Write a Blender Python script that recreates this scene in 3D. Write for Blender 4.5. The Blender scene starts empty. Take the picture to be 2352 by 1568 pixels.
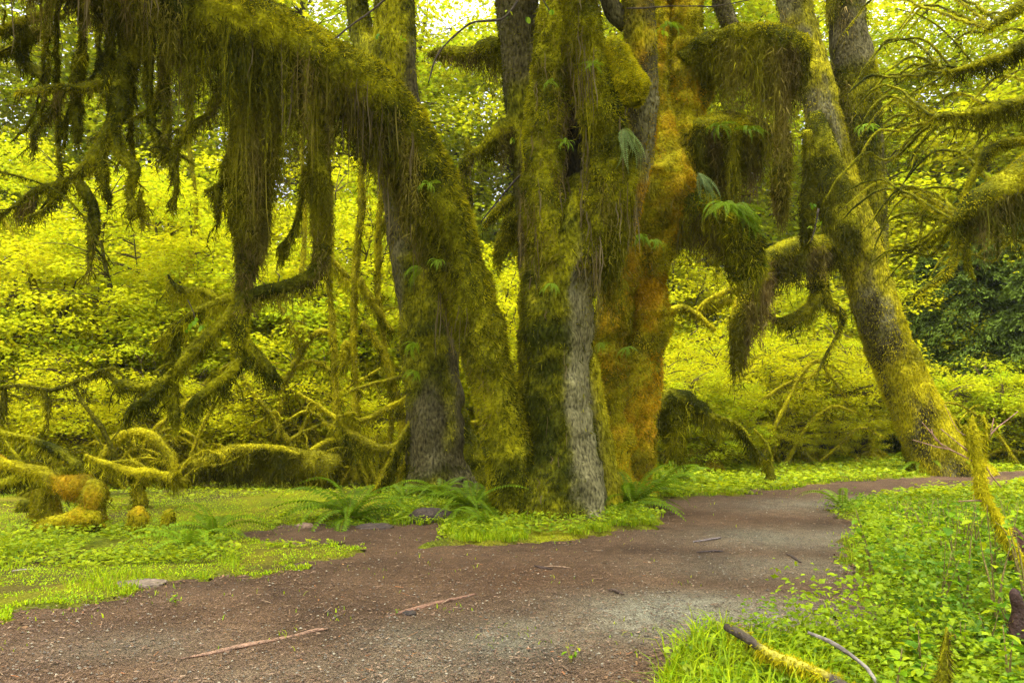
import bpy, math
import numpy as np
from mathutils import Vector, Matrix

# ------------------------------------------------------------------ camera, sky, sun, exposure
SC = bpy.context.scene
COL = SC.collection
F_PX, CX, CY, HOR, CAM_H = 1800.0, 1176.0, 784.0, 905.0, 1.6
PITCH = math.atan((HOR - CY) / F_PX)
cam_d = bpy.data.cameras.new('camera'); cam = bpy.data.objects.new('camera', cam_d); COL.objects.link(cam)
cam_d.sensor_width = 36.0; cam_d.lens = 36.0 * F_PX / 2352.0
cam_d.clip_start = 0.05; cam_d.clip_end = 3000
cam.location = (0, 0, CAM_H); cam.rotation_euler = (math.pi / 2 + PITCH, 0, 0)
SC.camera = cam

SUN_EL, SUN_AZ = math.radians(80), math.radians(-150)      # azimuth from +Y: soft overcast light from almost overhead
world = bpy.data.worlds.new('World'); SC.world = world; world.use_nodes = True
nt = world.node_tree; nt.nodes.clear()
sky = nt.nodes.new('ShaderNodeTexSky'); sky.sky_type = 'NISHITA'; sky.sun_disc = False
sky.sun_elevation = SUN_EL; sky.sun_rotation = SUN_AZ
sky.air_density = 1.0; sky.dust_density = 4.0; sky.ozone_density = 1.0
hsv = nt.nodes.new('ShaderNodeHueSaturation'); hsv.inputs['Saturation'].default_value = 0.08
bg = nt.nodes.new('ShaderNodeBackground'); bg.inputs['Strength'].default_value = 0.15
wo = nt.nodes.new('ShaderNodeOutputWorld')
nt.links.new(sky.outputs[0], hsv.inputs['Color']); nt.links.new(hsv.outputs[0], bg.inputs[0]); nt.links.new(bg.outputs[0], wo.inputs[0])
sun_d = bpy.data.lights.new('sun', 'SUN'); sun_d.energy = 1.5; sun_d.angle = math.radians(20); sun_d.color = (1.0, 0.95, 0.86)
sun = bpy.data.objects.new('sun', sun_d); COL.objects.link(sun)
sdir = Vector((math.sin(SUN_AZ) * math.cos(SUN_EL), math.cos(SUN_AZ) * math.cos(SUN_EL), math.sin(SUN_EL)))
sun.rotation_euler = sdir.to_track_quat('Z', 'Y').to_euler(); sun.location = sdir * 60
SC.view_settings.view_transform = 'Standard'; SC.view_settings.look = 'None'
SC.view_settings.exposure = 2.15; SC.view_settings.gamma = 1.0; SC.view_settings.use_curve_mapping = False
SC.render.engine = 'CYCLES'
SC.cycles.max_bounces = 6; SC.cycles.diffuse_bounces = 4; SC.cycles.transmission_bounces = 4
SC.cycles.glossy_bounces = 2; SC.cycles.use_denoising = True; SC.cycles.caustics_reflective = False

# ------------------------------------------------------------------ numeric helpers
def rng_(s): return np.random.default_rng(s)
fw = np.array([0, math.cos(PITCH), math.sin(PITCH)]); upv = np.array([0, -math.sin(PITCH), math.cos(PITCH)])
def W(px, py, Y):
    d = fw + upv * ((CY - py) / F_PX); x = (px - CX) / F_PX
    k = Y / d[1]
    return np.array([x * k, Y, CAM_H + d[2] * k])
def G(px, py, z=0.0):
    d = fw + upv * ((CY - py) / F_PX)
    k = (z - CAM_H) / d[2]
    return np.array([(px - CX) / F_PX * k, d[1] * k, z])
def unW(p):
    d = np.asarray(p, float) - np.array([0, 0, CAM_H]); z = d @ fw; return CX + F_PX * d[0] / z, CY - F_PX * (d @ upv) / z
def RP(rpx, Y): return rpx * Y / F_PX

def _hash(i, j, k, s):
    h = (i.astype(np.int64) * 374761393 + j.astype(np.int64) * 668265263 + k.astype(np.int64) * 2147483647 + s * 974711) & 0xffffffff
    h = ((h ^ (h >> 13)) * 1274126177) & 0xffffffff
    h = (h ^ (h >> 16)) & 0xffffffff
    h = (h * 2654435761) & 0xffffffff
    h = h ^ (h >> 15)
    return (h & 0xffffff) / float(0xffffff)
def vnoise(P, s=0):
    P = np.asarray(P, float); f = np.floor(P); t = P - f; t = t * t * (3 - 2 * t); i = f.astype(np.int64)
    out = 0
    for dx in (0, 1):
        for dy in (0, 1):
            for dz in (0, 1):
                w = (t[..., 0] if dx else 1 - t[..., 0]) * (t[..., 1] if dy else 1 - t[..., 1]) * (t[..., 2] if dz else 1 - t[..., 2])
                out = out + w * _hash(i[..., 0] + dx, i[..., 1] + dy, i[..., 2] + dz, s)
    return out
def worley(P, s=0):
    P = np.asarray(P, float); f = np.floor(P).astype(np.int64); best = np.full(P.shape[:-1], 9.)
    for dx in (-1, 0, 1):
        for dy in (-1, 0, 1):
            for dz in (-1, 0, 1):
                i, j, k = f[..., 0] + dx, f[..., 1] + dy, f[..., 2] + dz
                q = np.stack([i + _hash(i, j, k, s), j + _hash(i, j, k, s + 1), k + _hash(i, j, k, s + 2)], -1); best = np.minimum(best, ((P - q) ** 2).sum(-1))
    return np.sqrt(best)
def fbm(P, s=0, o=3):
    P = np.asarray(P, float); a, r, n = 0.5, 0, 0
    for k in range(o):
        r = r + a * vnoise(P * (2 ** k), s + k); n += a; a *= 0.5
    return r / n
def n1(x, s=0):
    x = np.asarray(x, float); return vnoise(np.stack([x, x * 0 + .5, x * 0 + .5], -1), s)
def unit(v): return v / (np.linalg.norm(v, axis=-1, keepdims=True) + 1e-9)
def sstep(a, b, x):
    t = np.clip((x - a) / (b - a), 0, 1); return t * t * (3 - 2 * t)
def lerp(a, b, t):
    t = np.asarray(t)[..., None]; return np.asarray(a) * (1 - t) + np.asarray(b) * t

class Geo:
    def __init__(self): self.V, self.C, self.T, self.Q, self.n = [], [], [], [], 0
    def add(self, V, C, T=None, Q=None):
        V = np.asarray(V, float).reshape(-1, 3); C = np.asarray(C, float)
        if C.ndim == 1: C = np.tile(C, (len(V), 1))
        if T is not None and len(T): self.T.append(np.asarray(T).reshape(-1, 3) + self.n)
        if Q is not None and len(Q): self.Q.append(np.asarray(Q).reshape(-1, 4) + self.n)
        self.V.append(V); self.C.append(C.reshape(-1, 3)); self.n += len(V)
    def mesh(self, name, mat, origin=(0, 0, 0), smooth=False):
        V = np.concatenate(self.V) - np.asarray(origin, float); C = np.concatenate(self.C)
        T = np.concatenate(self.T) if self.T else np.zeros((0, 3), int)
        Q = np.concatenate(self.Q) if self.Q else np.zeros((0, 4), int)
        me = bpy.data.meshes.new(name)
        me.vertices.add(len(V)); me.vertices.foreach_set('co', V.astype(np.float32).ravel())
        L = np.concatenate([T.ravel(), Q.ravel()]).astype(np.int32)
        me.loops.add(len(L)); me.loops.foreach_set('vertex_index', L)
        nf = len(T) + len(Q); me.polygons.add(nf)
        st = np.concatenate([np.arange(len(T)) * 3, len(T) * 3 + np.arange(len(Q)) * 4]).astype(np.int32)
        me.polygons.foreach_set('loop_start', st)
        me.polygons.foreach_set('use_smooth', np.full(nf, smooth))
        a = me.color_attributes.new('Col', 'FLOAT_COLOR', 'POINT')
        a.data.foreach_set('color', np.concatenate([C, np.ones((len(C), 1))], 1).astype(np.float32).ravel())
        me.materials.append(mat); me.update(); me.validate()
        return me
    def obj(self, name, mat, parent=None, origin=None, smooth=False, kind=None):
        if origin is None: origin = parent.location if parent else (0, 0, 0)
        o = bpy.data.objects.new(name, self.mesh(name, mat, tuple(origin), smooth)); COL.objects.link(o)
        if parent: o.parent = parent
        else: o.location = tuple(origin)
        if kind: o['kind'] = kind
        return o
def thing(name, label, cat, loc=(0, 0, 0), rz=0.0, group=None, scale=1.0):
    o = bpy.data.objects.new(name, None); COL.objects.link(o)
    o.location = tuple(float(v) for v in loc); o.rotation_euler = (0, 0, rz); o.scale = (scale,) * 3
    o.empty_display_size = 0.2
    o['label'] = label; o['category'] = cat
    if group: o['group'] = group
    return o
def tag(o, label, cat, group=None):
    o['label'] = label; o['category'] = cat
    if group: o['group'] = group
    return o
def inst(name, me, parent, loc=(0, 0, 0), rot=(0, 0, 0), sc=1.0, kind=None):
    o = bpy.data.objects.new(name, me); COL.objects.link(o); o.parent = parent
    o.location = tuple(float(v) for v in loc); o.rotation_euler = rot
    o.scale = (sc,) * 3 if np.isscalar(sc) else tuple(sc)
    if kind: o['kind'] = kind
    return o
def copy_tree(root, loc, rz, scale, label, group=None):
    r = root.copy(); COL.objects.link(r); r.location = tuple(float(v) for v in loc); r.rotation_euler = (0, 0, rz); r.scale = (scale,) * 3
    r['label'] = label
    if group: r['group'] = group
    for ch in list(root.children):
        c = ch.copy(); COL.objects.link(c); c.parent = r
        for g in list(ch.children):
            d = g.copy(); COL.objects.link(d); d.parent = c
    return r

# ------------------------------------------------------------------ materials
def mat_new(name):
    m = bpy.data.materials.new(name); m.use_nodes = True; t = m.node_tree; t.nodes.clear()
    out = t.nodes.new('ShaderNodeOutputMaterial'); return m, t, out
def nd(t, typ, **kw):
    n = t.nodes.new(typ)
    for k, v in kw.items():
        if k.startswith('i_'):
            key = k[2:]; key = int(key) if key.isdigit() else key.replace('_', ' ')
            n.inputs[key].default_value = v
        else: setattr(n, k, v)
    return n
def noise_mul(t, col_socket, scale, lo, hi, coord):
    nz = nd(t, 'ShaderNodeTexNoise', i_Scale=scale, i_Detail=4.0); t.links.new(coord, nz.inputs['Vector'])
    mr = nd(t, 'ShaderNodeMapRange', i_1=0.3, i_2=0.7, i_3=lo, i_4=hi); t.links.new(nz.outputs['Fac'], mr.inputs[0])
    mx = nd(t, 'ShaderNodeMix', data_type='RGBA', blend_type='MULTIPLY'); mx.inputs[0].default_value = 1
    t.links.new(col_socket, mx.inputs[6]); t.links.new(mr.outputs[0], mx.inputs[7])
    return mx.outputs[2], nz
def leaf_mat(name, trans=0.5, gloss=0.0, rough=0.45, hue_t=(1.15, 1.05, 0.5)):
    m, t, out = mat_new(name)
    at = nd(t, 'ShaderNodeAttribute', attribute_name='Col')
    tc = nd(t, 'ShaderNodeTexCoord')
    c, _ = noise_mul(t, at.outputs['Color'], 6.0, 0.8, 1.2, tc.outputs['Object'])
    d = nd(t, 'ShaderNodeBsdfDiffuse'); t.links.new(c, d.inputs[0])
    tm = nd(t, 'ShaderNodeMix', data_type='RGBA', blend_type='MULTIPLY'); tm.inputs[0].default_value = 1
    t.links.new(c, tm.inputs[6]); tm.inputs[7].default_value = (*hue_t, 1)
    tr = nd(t, 'ShaderNodeBsdfTranslucent'); t.links.new(tm.outputs[2], tr.inputs[0])
    mx = nd(t, 'ShaderNodeMixShader', i_0=trans); t.links.new(d.outputs[0], mx.inputs[1]); t.links.new(tr.outputs[0], mx.inputs[2])
    sh = mx.outputs[0]
    if gloss:
        g = nd(t, 'ShaderNodeBsdfGlossy', i_Roughness=rough); g.inputs[0].default_value = (1, 1, 1, 1)
        m2 = nd(t, 'ShaderNodeMixShader', i_0=gloss); t.links.new(sh, m2.inputs[1]); t.links.new(g.outputs[0], m2.inputs[2]); sh = m2.outputs[0]
    t.links.new(sh, out.inputs[0]); return m
def solid_mat(name, rough=0.9, bump=0.4, bscale=40.0, spec=0.2, lo=0.65, hi=1.35, stretch=(1, 1, 1)):
    m, t, out = mat_new(name)
    at = nd(t, 'ShaderNodeAttribute', attribute_name='Col'); tc = nd(t, 'ShaderNodeTexCoord')
    mp = nd(t, 'ShaderNodeMapping'); mp.inputs['Scale'].default_value = stretch; t.links.new(tc.outputs['Object'], mp.inputs[0])
    c, nz = noise_mul(t, at.outputs['Color'], bscale, lo, hi, mp.outputs[0])
    p = nd(t, 'ShaderNodeBsdfPrincipled', i_Roughness=rough); p.inputs['Specular IOR Level'].default_value = spec
    t.links.new(c, p.inputs['Base Color'])
    b = nd(t, 'ShaderNodeBump', i_Strength=bump, i_Distance=0.05); t.links.new(nz.outputs['Fac'], b.inputs['Height']); t.links.new(b.outputs[0], p.inputs['Normal'])
    t.links.new(p.outputs[0], out.inputs[0]); return m
M_LEAF = leaf_mat('maple_leaf', 0.55)
M_LEAFG = leaf_mat('glossy_leaf', 0.45, 0.008, 0.4)
M_FERN = leaf_mat('fern_leaf', 0.4, 0.006, 0.45)
M_NEEDLE = leaf_mat('conifer_needle', 0.25)
M_MOSS = leaf_mat('moss_fur', 0.35, hue_t=(1.1, 1.05, 0.6))
M_STRAND = leaf_mat('hanging_moss', 0.3, hue_t=(1.1, 1.0, 0.7))
M_BARK = solid_mat('bark', 0.9, 1.0, 16.0, 0.05, 0.25, 1.65, (1.9, 1.9, 0.85))
M_UNDER = solid_mat('moss_felt', 1.0, 0.9, 30.0, 0.05, 0.5, 1.4)
M_WOOD = solid_mat('wet_wood', 0.7, 0.5, 30.0, 0.3, 0.6, 1.4, (1, 1, 1))
M_STONE = solid_mat('litter', 0.75, 0.2, 60.0, 0.3)

# ------------------------------------------------------------------ moss colours (albedos)
DK = np.array([0.042, 0.046, 0.004]); OL = np.array([0.17, 0.156, 0.006]); YG = np.array([0.43, 0.375, 0.008]); OR = np.array([0.42, 0.24, 0.006])
RB = np.array([0.085, 0.052, 0.012]); TAN = np.array([0.22, 0.165, 0.055]); BARKC = np.array([0.056, 0.047, 0.017]); LICHEN = np.array([0.26, 0.237, 0.11]); UND = np.array([0.030, 0.028, 0.008])
GRN = np.array([0.075, 0.13, 0.008])
def moss_col(P, rng, kind='olive', s=0):
    n = np.clip(fbm(P * 2.1, 40 + s) * 2.5 - 0.78 + rng.normal(0, .16, len(P)), 0, 1)
    if kind == 'olive': c = np.where(n[:, None] < .5, lerp(DK, OL, n * 2), lerp(OL, YG, n * 2 - 1)) * np.array([.80, .86, .8])
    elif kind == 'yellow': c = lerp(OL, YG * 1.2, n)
    elif kind == 'orange':
        o = np.clip(fbm(P * 1.9, 60 + s) * 4.4 - 2.05 + rng.normal(0, .14, len(P)) + .35 * sstep(2.2, 3.6, P[:, 2]) * sstep(6.5, 4.5, P[:, 2]), 0, 1)
        c = lerp(lerp(OL * .8, YG, n), OR * (0.7 + 0.6 * n[:, None]), o)
    elif kind == 'green': c = lerp(DK, GRN * 1.3, n)
    elif kind == 'dark': c = lerp(DK * .8, OL * .8, n)
    elif kind == 'tan': c = lerp(TAN * .8, np.array([.34, .27, .13]), rng.random(len(P)))
    elif kind == 'brown':
        b = np.clip(fbm(P * np.array([3.0, 3.0, .7]), 80 + s) * 2.6 - 1.1, 0, 1)
        c = lerp(lerp(DK, OL, n), lerp(RB, TAN, rng.random(len(P))), b)
    return c * rng.uniform(.8, 1.2, (len(P), 1))

# ------------------------------------------------------------------ generators
def smooth_path(pts, step):
    p = np.asarray(pts, float)
    if len(p) < 3: p = np.stack([p[0], (p[0] + p[-1]) / 2, p[-1]])
    q = np.concatenate([[2 * p[0] - p[1]], p, [2 * p[-1] - p[-2]]])
    out = []
    for i in range(1, len(q) - 2):
        k = max(2, int(np.linalg.norm(q[i + 1, :3] - q[i, :3]) / step)); t = np.linspace(0, 1, k, endpoint=False)[:, None]
        a, b, c, d = q[i - 1], q[i], q[i + 1], q[i + 2]
        out.append(.5 * (2 * b + (c - a) * t + (2 * a - 5 * b + 4 * c - d) * t ** 2 + (3 * b - a - 3 * c + d) * t ** 3))
    out.append(p[-1:]); o = np.concatenate(out); o[:, 3] = np.maximum(o[:, 3], 0.002)
    return o
class Tube: pass
def tube(spec, n=18, step=0.08, lump=0.14, lf=2.2, ridge=0.0, s=0, wob=0.0, cush=0.0):
    p = smooth_path(spec, step); c = p[:, :3].copy(); r = p[:, 3]
    if wob: c += (np.stack([fbm(c * 3, s + 5), fbm(c * 3, s + 6), fbm(c * 3, s + 7)], -1) - .5) * 2 * np.minimum(wob, r * 2.5)[:, None]
    tg = unit(np.gradient(c, axis=0)); u = np.zeros_like(c)
    ref = np.array([1., 0, 0]) if abs(tg[0, 0]) < .8 else np.array([0, 1., 0])
    u[0] = unit(ref - tg[0] * np.dot(ref, tg[0]))
    for i in range(1, len(c)): u[i] = unit(u[i - 1] - tg[i] * np.dot(u[i - 1], tg[i]))
    v = np.cross(tg, u); th = np.linspace(0, 2 * np.pi, n, endpoint=False)
    N = np.cos(th)[None, :, None] * u[:, None] + np.sin(th)[None, :, None] * v[:, None]
    base = c[:, None] + N * r[:, None, None]
    k = 1 + lump * 2 * (fbm(base * lf, s, 3) - .5) + np.minimum(.035 / r, .5)[:, None] * 2 * (fbm(base * 7, s + 3, 2) - .5)
    if ridge:
        k = k * (1 + ridge * 2 * (fbm(np.stack([np.cos(th)[None] * 2.4 + 0 * r[:, None], np.sin(th)[None] * 2.4 + 0 * r[:, None], c[:, None, 2] * .5 + 0 * th[None]], -1), s + 9, 2) - .5))
    if cush:      # thick moss cushions with gaps between them
        wp = base + (np.stack([fbm(base * 3, s + 11), fbm(base * 3, s + 12), fbm(base * 3, s + 13)], -1) - .5) * .3
        k = k + (cush / r)[:, None] * ((.75 - worley(wp * np.array([3.6, 3.6, 2.6]), s)) * 1.5 + (.6 - worley(wp * 8.5, s + 5)) * .5)
    T = Tube(); T.c, T.r, T.N, T.tg, T.th = c, r, N, tg, th; T.V = c[:, None] + N * (r[:, None] * k)[..., None]; T.m, T.n = len(c), n
    return T
def tube_geo(g, T, col):
    m, n = T.m, T.n; i = np.arange(m - 1)[:, None]; j = np.arange(n)[None]
    Q = np.stack([i * n + j, i * n + (j + 1) % n, (i + 1) * n + (j + 1) % n, (i + 1) * n + j], -1).reshape(-1, 4)
    V = T.V.reshape(-1, 3); Cc = col if np.ndim(col) > 1 else np.tile(col, (len(V), 1))
    cap = np.array([T.V[0].mean(0), T.V[-1].mean(0)]); jj = np.arange(n)
    t1 = np.stack([np.full(n, m * n), (jj + 1) % n, jj], -1); t2 = np.stack([np.full(n, m * n + 1), (m - 1) * n + jj, (m - 1) * n + (jj + 1) % n], -1)
    g.add(np.concatenate([V, cap]), np.concatenate([Cc, Cc[:1], Cc[-1:]]), np.concatenate([t1, t2]), Q)
def samp(T, k, rng):
    seg = np.linalg.norm(np.diff(T.c, axis=0), axis=1); w = seg * (T.r[1:] + T.r[:-1]); w = w / w.sum()
    i = rng.choice(T.m - 1, k, p=w); a = rng.random(k)[:, None]; jf = rng.random(k) * T.n; j = jf.astype(int) % T.n; b = (jf - np.floor(jf))[:, None]; j2 = (j + 1) % T.n
    def q(A): return (A[i, j] * (1 - b) + A[i, j2] * b) * (1 - a) + (A[i + 1, j] * (1 - b) + A[i + 1, j2] * b) * a
    return q(T.V), unit(q(T.N)), i
def area(T): return float((np.linalg.norm(np.diff(T.c, axis=0), axis=1) * (T.r[1:] + T.r[:-1]) * math.pi).sum())
def tufts(g, P, N, L, Wd, C, rng, out=.8, rand=.7, down=.25):
    k = len(P); d = unit(N * out + rng.normal(0, rand, (k, 3)) * .6 + np.array([0, 0, -down]))
    sd = unit(np.cross(d, rng.normal(0, 1, (k, 3)))) * (np.asarray(Wd) * .5).reshape(-1, 1)
    L = np.asarray(L).reshape(-1, 1); tip = P + d * L * .8 + np.array([0, 0, -1.]) * L * .3
    V = np.stack([P - sd - N * .01, P + sd - N * .01, tip], 1)
    CC = np.stack([C * .85, C * .85, C * 1.15], 1)
    g.add(V, CC.reshape(-1, 3), np.arange(3 * k).reshape(-1, 3))
def fur(g, T, dens, L=.055, Wd=.022, kind='olive', rng=None, mask=None, down=.25, s=0, rand=.7):
    k = int(area(T) * dens)
    if k < 4: return
    P, N, i = samp(T, k, rng)
    if mask is not None:
        keep = rng.random(k) < mask(P, N); P, N = P[keep], N[keep]; k = len(P)
    if k == 0: return
    cl = .45 + 1.1 * fbm(P * 9, 207 + s, 2)
    tufts(g, P, N, L * .85 * cl * rng.uniform(.4, 1.5, k), Wd * .8 * rng.uniform(.6, 1.5, k), moss_col(P, rng, kind, s), rng, down=down, rand=rand)
def strands(g, R, L, Wd, C, rng, seg=4, wander=.05, conv=None):
    k = len(R)
    if k == 0: return
    th = rng.uniform(0, np.pi, k); sd = np.stack([np.cos(th), np.sin(th), th * 0], -1)
    dr = rng.normal(0, wander, (k, 3)) + (np.stack([fbm(R * 4, 201), fbm(R * 4, 202), fbm(R * 4, 203)], -1) - .5) * .25
    if conv is not None: dr = dr * .6 + conv
    dr[:, 2] = 0; ph = rng.uniform(0, 6.3, k); am = rng.uniform(.2, 1, k) * .025
    Vs, Cs = [], []
    for s in range(seg + 1):
        f = s / seg; c = R + dr * f * L[:, None] + sd * (np.sin(ph + f * 7) * am)[:, None]; c[:, 2] -= f * L
        w = Wd * (0.7 + .5 * math.sin(f * 2.6)) * (1 - f ** 3) * .5 + .001
        Vs += [c - sd * w[:, None], c + sd * w[:, None]]; Cs += [C * (.9 + .2 * f)] * 2
    V = np.stack(Vs, 1); m = 2 * (seg + 1); o = (np.arange(k) * m)[:, None]
    Q = np.stack([np.stack([o + 2 * s, o + 2 * s + 1, o + 2 * s + 3, o + 2 * s + 2], -1) for s in range(seg)], 1)
    g.add(V.reshape(-1, 3), np.stack(Cs, 1).reshape(-1, 3), None, Q.reshape(-1, 4))
def beard(g, R, L, Wd, C, rng, conv, bl=.10, bw=.013):
    """tangled hanging moss: every strand is a chain of short drooping blades"""
    m = np.clip(np.ceil(L / (bl * .62)), 1, 40).astype(int); i = np.repeat(np.arange(len(R)), m); j = np.arange(len(i)) - np.repeat(np.cumsum(m) - m, m)
    f = (j + rng.random(len(i))) / m[i]; k = len(i); dr = (rng.normal(0, .05, (len(R), 3)) + conv + (np.stack([fbm(R * 4, 201), fbm(R * 4, 202), fbm(R * 4, 203)], -1) - .5) * .25)[i]; dr[:, 2] = 0
    P = R[i] + dr * (f * L[i])[:, None] + rng.normal(0, bl * .2, (k, 3)) * (1 - .5 * f)[:, None]; P[:, 2] -= f * L[i] * .97
    d = rng.normal(0, .55, (k, 3)); d[:, 2] -= 1; d = unit(d); sd = unit(np.cross(d, rng.normal(0, 1, (k, 3)))) * (bw * rng.uniform(.4, 1.5, k) * (1 - .35 * f) * .5)[:, None]
    ln = (bl * rng.uniform(.5, 1.6, k))[:, None]; c = C[i] * rng.uniform(.7, 1.3, (k, 1))
    g.add(np.stack([P - sd, P + sd, P + d * ln], 1).reshape(-1, 3), np.repeat(c, 3, 0), np.arange(3 * k).reshape(-1, 3))
def drape(g, T, k, Lf, rng, kind='brown', Wd=.02, below=.25, s=0, t0=0., t1=1., clump=5.0, seg=4):
    """hanging moss from the lower half of a limb; Lf(t) = mean length along it"""
    P, N, i = samp(T, int(k * 2.2), rng); t = i / (T.m - 1)
    m = (N[:, 2] < below) & (t >= t0) & (t <= t1); P, N, t = P[m][:k], N[m][:k], t[m][:k]; k = len(P)
    if k == 0: return
    q = P @ np.array([.8, .6, 0.]) + P[:, 2] * .55; cl = n1(q * clump, s) * .7 + n1(q * clump * 3.1, s + 3) * .3
    qc = (q + .12 * (n1(q * 2.3, s + 5) - .5)) * clump * 1.7; ci = np.floor(qc); u = qc - ci - .5            # beards: clusters that taper to a point
    cs_ = _hash(ci.astype(int), ci.astype(int) * 0 + s, ci.astype(int) * 0 + 7, s)
    L = np.array([Lf(x) for x in t]) * (0.15 + .75 * cl + 1.1 * cs_ ** 2 * np.clip(1 - 1.7 * np.abs(u), 0, 1)) * rng.uniform(.1, 1.25, k)
    cv = np.clip(-u / (clump * 1.7) / np.maximum(L, .12) * .8, -.5, .5)[:, None] * np.array([[.8, .6, 0.]])
    C = moss_col(P, rng, kind, s) * (.6 + .8 * cs_[:, None]); h = rng.random(k) < .22; Y_ = float(np.clip(P[:, 1].mean() / 9.5, .6, 1.7))
    strands(g, (P - N * .01)[h], L[h], Wd * .55 * rng.uniform(.35, 1.4, h.sum()), C[h], rng, 3, conv=cv[h])
    beard(g, (P - N * .01)[~h], L[~h], Wd, C[~h], rng, cv[~h], .10 * Y_, .0135 * Y_)
def px(spec, dr=0.0): return [(*W(a, b, Y), RP(r, Y)) for a, b, Y, r in spec]

# leaves: drooping lobed fan
def leaves(g, P, N, size, C, rng, lobes=5, droop=.35):
    k = len(P); N = unit(N); a = unit(np.cross(N, rng.normal(0, 1, (k, 3)))); b = np.cross(N, a); size = np.asarray(size).reshape(-1, 1)
    Vs = [P]; ang = np.linspace(-2.5, 2.5, lobes + 1)
    for q in ang:
        rr = size * (1 - .28 * (abs(q) / 2.5)) * rng.uniform(.75, 1.15, (k, 1))
        Vs.append(P + (a * math.cos(q) + b * math.sin(q)) * rr - N * droop * size * rng.uniform(.3, 1.4, (k, 1)))
    V = np.stack(Vs, 1); m = lobes + 2; o = (np.arange(k) * m)[:, None]
    T = np.stack([np.stack([o[:, 0], o[:, 0] + 1 + q, o[:, 0] + 2 + q], -1) for q in range(lobes)], 1)
    g.add(V.reshape(-1, 3), np.repeat(C, m, 0), T.reshape(-1, 3))
LY = np.array([0.53, 0.52, 0.010]); LG = np.array([0.28, 0.39, 0.012]); LD = np.array([0.10, 0.19, 0.012])
def leaf_cols(k, rng, mix=.5, var=.25, A=LY, B=LG):
    t = np.clip(mix + rng.normal(0, var, k), 0, 1); return lerp(A, B, t) * rng.uniform(.8, 1.2, (k, 1))
def sprays(g, centers, radius, per, size, rng, mix=.4, flat=.16, lobes=5, tilt=.35, A=None, B=None):
    A = LY if A is None else A; B = LG if B is None else B
    n = len(centers); k = n * per; id_ = np.repeat(np.arange(n), per)
    a = rng.uniform(0, 2 * np.pi, k); r = np.sqrt(rng.random(k)) * radius * rng.uniform(.7, 1.2, n)[id_]
    P = centers[id_] + np.stack([np.cos(a) * r, np.sin(a) * r, rng.normal(0, flat * radius, k) - .25 * r * r / radius], -1)
    N = rng.normal(0, tilt, (k, 3)); N[:, 2] += 1; N[:, :2] += (np.stack([np.cos(a), np.sin(a)], -1) * .35)
    mixs = np.clip(mix + rng.normal(0, .22, n), 0, 1)[id_]
    t = np.clip(mixs + rng.normal(0, .12, k), 0, 1); C = lerp(A, B, t) * rng.uniform(.8, 1.2, (k, 1))
    leaves(g, P, N, size * rng.uniform(.6, 1.25, k), C, rng, lobes)

# ------------------------------------------------------------------ ground, path, litter, turf
PATH_D = [(-900, 1560), (-400, 1500), (0, 1425), (150, 1397), (250, 1372), (340, 1340), (420, 1330), (560, 1318), (640, 1300), (780, 1285), (830, 1262), (800, 1248), (700, 1255),
          (600, 1250), (545, 1240), (580, 1222), (680, 1208), (900, 1205), (1030, 1200), (1042, 1212), (1015, 1232), (985, 1248), (1060, 1250), (1200, 1246),
          (1350, 1240), (1490, 1214), (1482, 1180), (1490, 1150), (1560, 1140), (1700, 1136), (1850, 1116), (2000, 1102), (2150, 1092), (2352, 1080),
          (2700, 1068), (2700, 1094), (2352, 1112), (2120, 1124), (2000, 1146), (1915, 1166), (1925, 1190), (1985, 1214), (1995, 1245), (1960, 1290),
          (1950, 1340), (1975, 1380), (2020, 1400), (1960, 1430), (1890, 1452), (1800, 1472), (1700, 1476), (1620, 1470), (1560, 1500), (1520, 1568),
          (1480, 1700), (1400, 2300), (-3000, 2300)]
PATH = np.array([G(a, b)[:2] for a, b in PATH_D])
def in_poly(x, y, poly):
    r = np.zeros(np.shape(x), bool); n = len(poly)
    for i in range(n):
        x1, y1 = poly[i]; x2, y2 = poly[(i + 1) % n]
        c = ((y1 > y) != (y2 > y)) & (x < (x2 - x1) * (y - y1) / (y2 - y1 + 1e-12) + x1); r ^= c
    return r
def path_mask(x, y):
    z = np.zeros_like(x)
    a = np.stack([x * 2.2, y * 2.2, z], -1); b = np.stack([x * 9, y * 9, z], -1)
    dx = (fbm(a, 3) - .5) * .7 + (vnoise(b, 7) - .5) * .26; dy = (fbm(a + 9.3, 4) - .5) * .7 + (vnoise(b + 3.1, 8) - .5) * .26
    w_ = sstep(4.4, 6.0, y); return in_poly(x + dx * w_, y + dy * w_, PATH)
TREE0 = G(1275, 1190)
def gz(x, y):
    x = np.asarray(x, float); y = np.asarray(y, float); z = np.zeros_like(x)
    h = .10 * (fbm(np.stack([x * .5, y * .5, z], -1), 11) - .4) + .03 * (fbm(np.stack([x * 3, y * 3, z], -1), 12) - .5)
    h = h + .22 * np.exp(-((x - TREE0[0]) ** 2 + (y - TREE0[1] - .8) ** 2) / 1.6)
    far = sstep(14, 40, y); h = h + far * .9 * fbm(np.stack([x * .08, y * .08, z], -1), 13)
    return np.where(path_mask(x, y), -.035, np.maximum(h, -.01) + .012)
def axis(lo, a, b, hi, fine, n):
    m = np.arange(a, b, fine); t = np.linspace(0, 1, n)[1:] ** 2.5
    return np.concatenate([(a - (a - lo) * t)[::-1], m, b + (hi - b) * t])
SOIL = np.array([0.060, 0.036, 0.019]); TURF = np.array([0.22, 0.30, 0.006]); TURFY = np.array([0.40, 0.37, 0.008])
gx = axis(-420, -9, 13, 420, .15, 26); gy = axis(-60, 2.2, 21, 460, .15, 34)
X, Y = np.meshgrid(gx, gy); Z = gz(X, Y); g = Geo()
nx, ny = len(gx), len(gy); i = np.arange(ny - 1)[:, None]; j = np.arange(nx - 1)[None]
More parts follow.
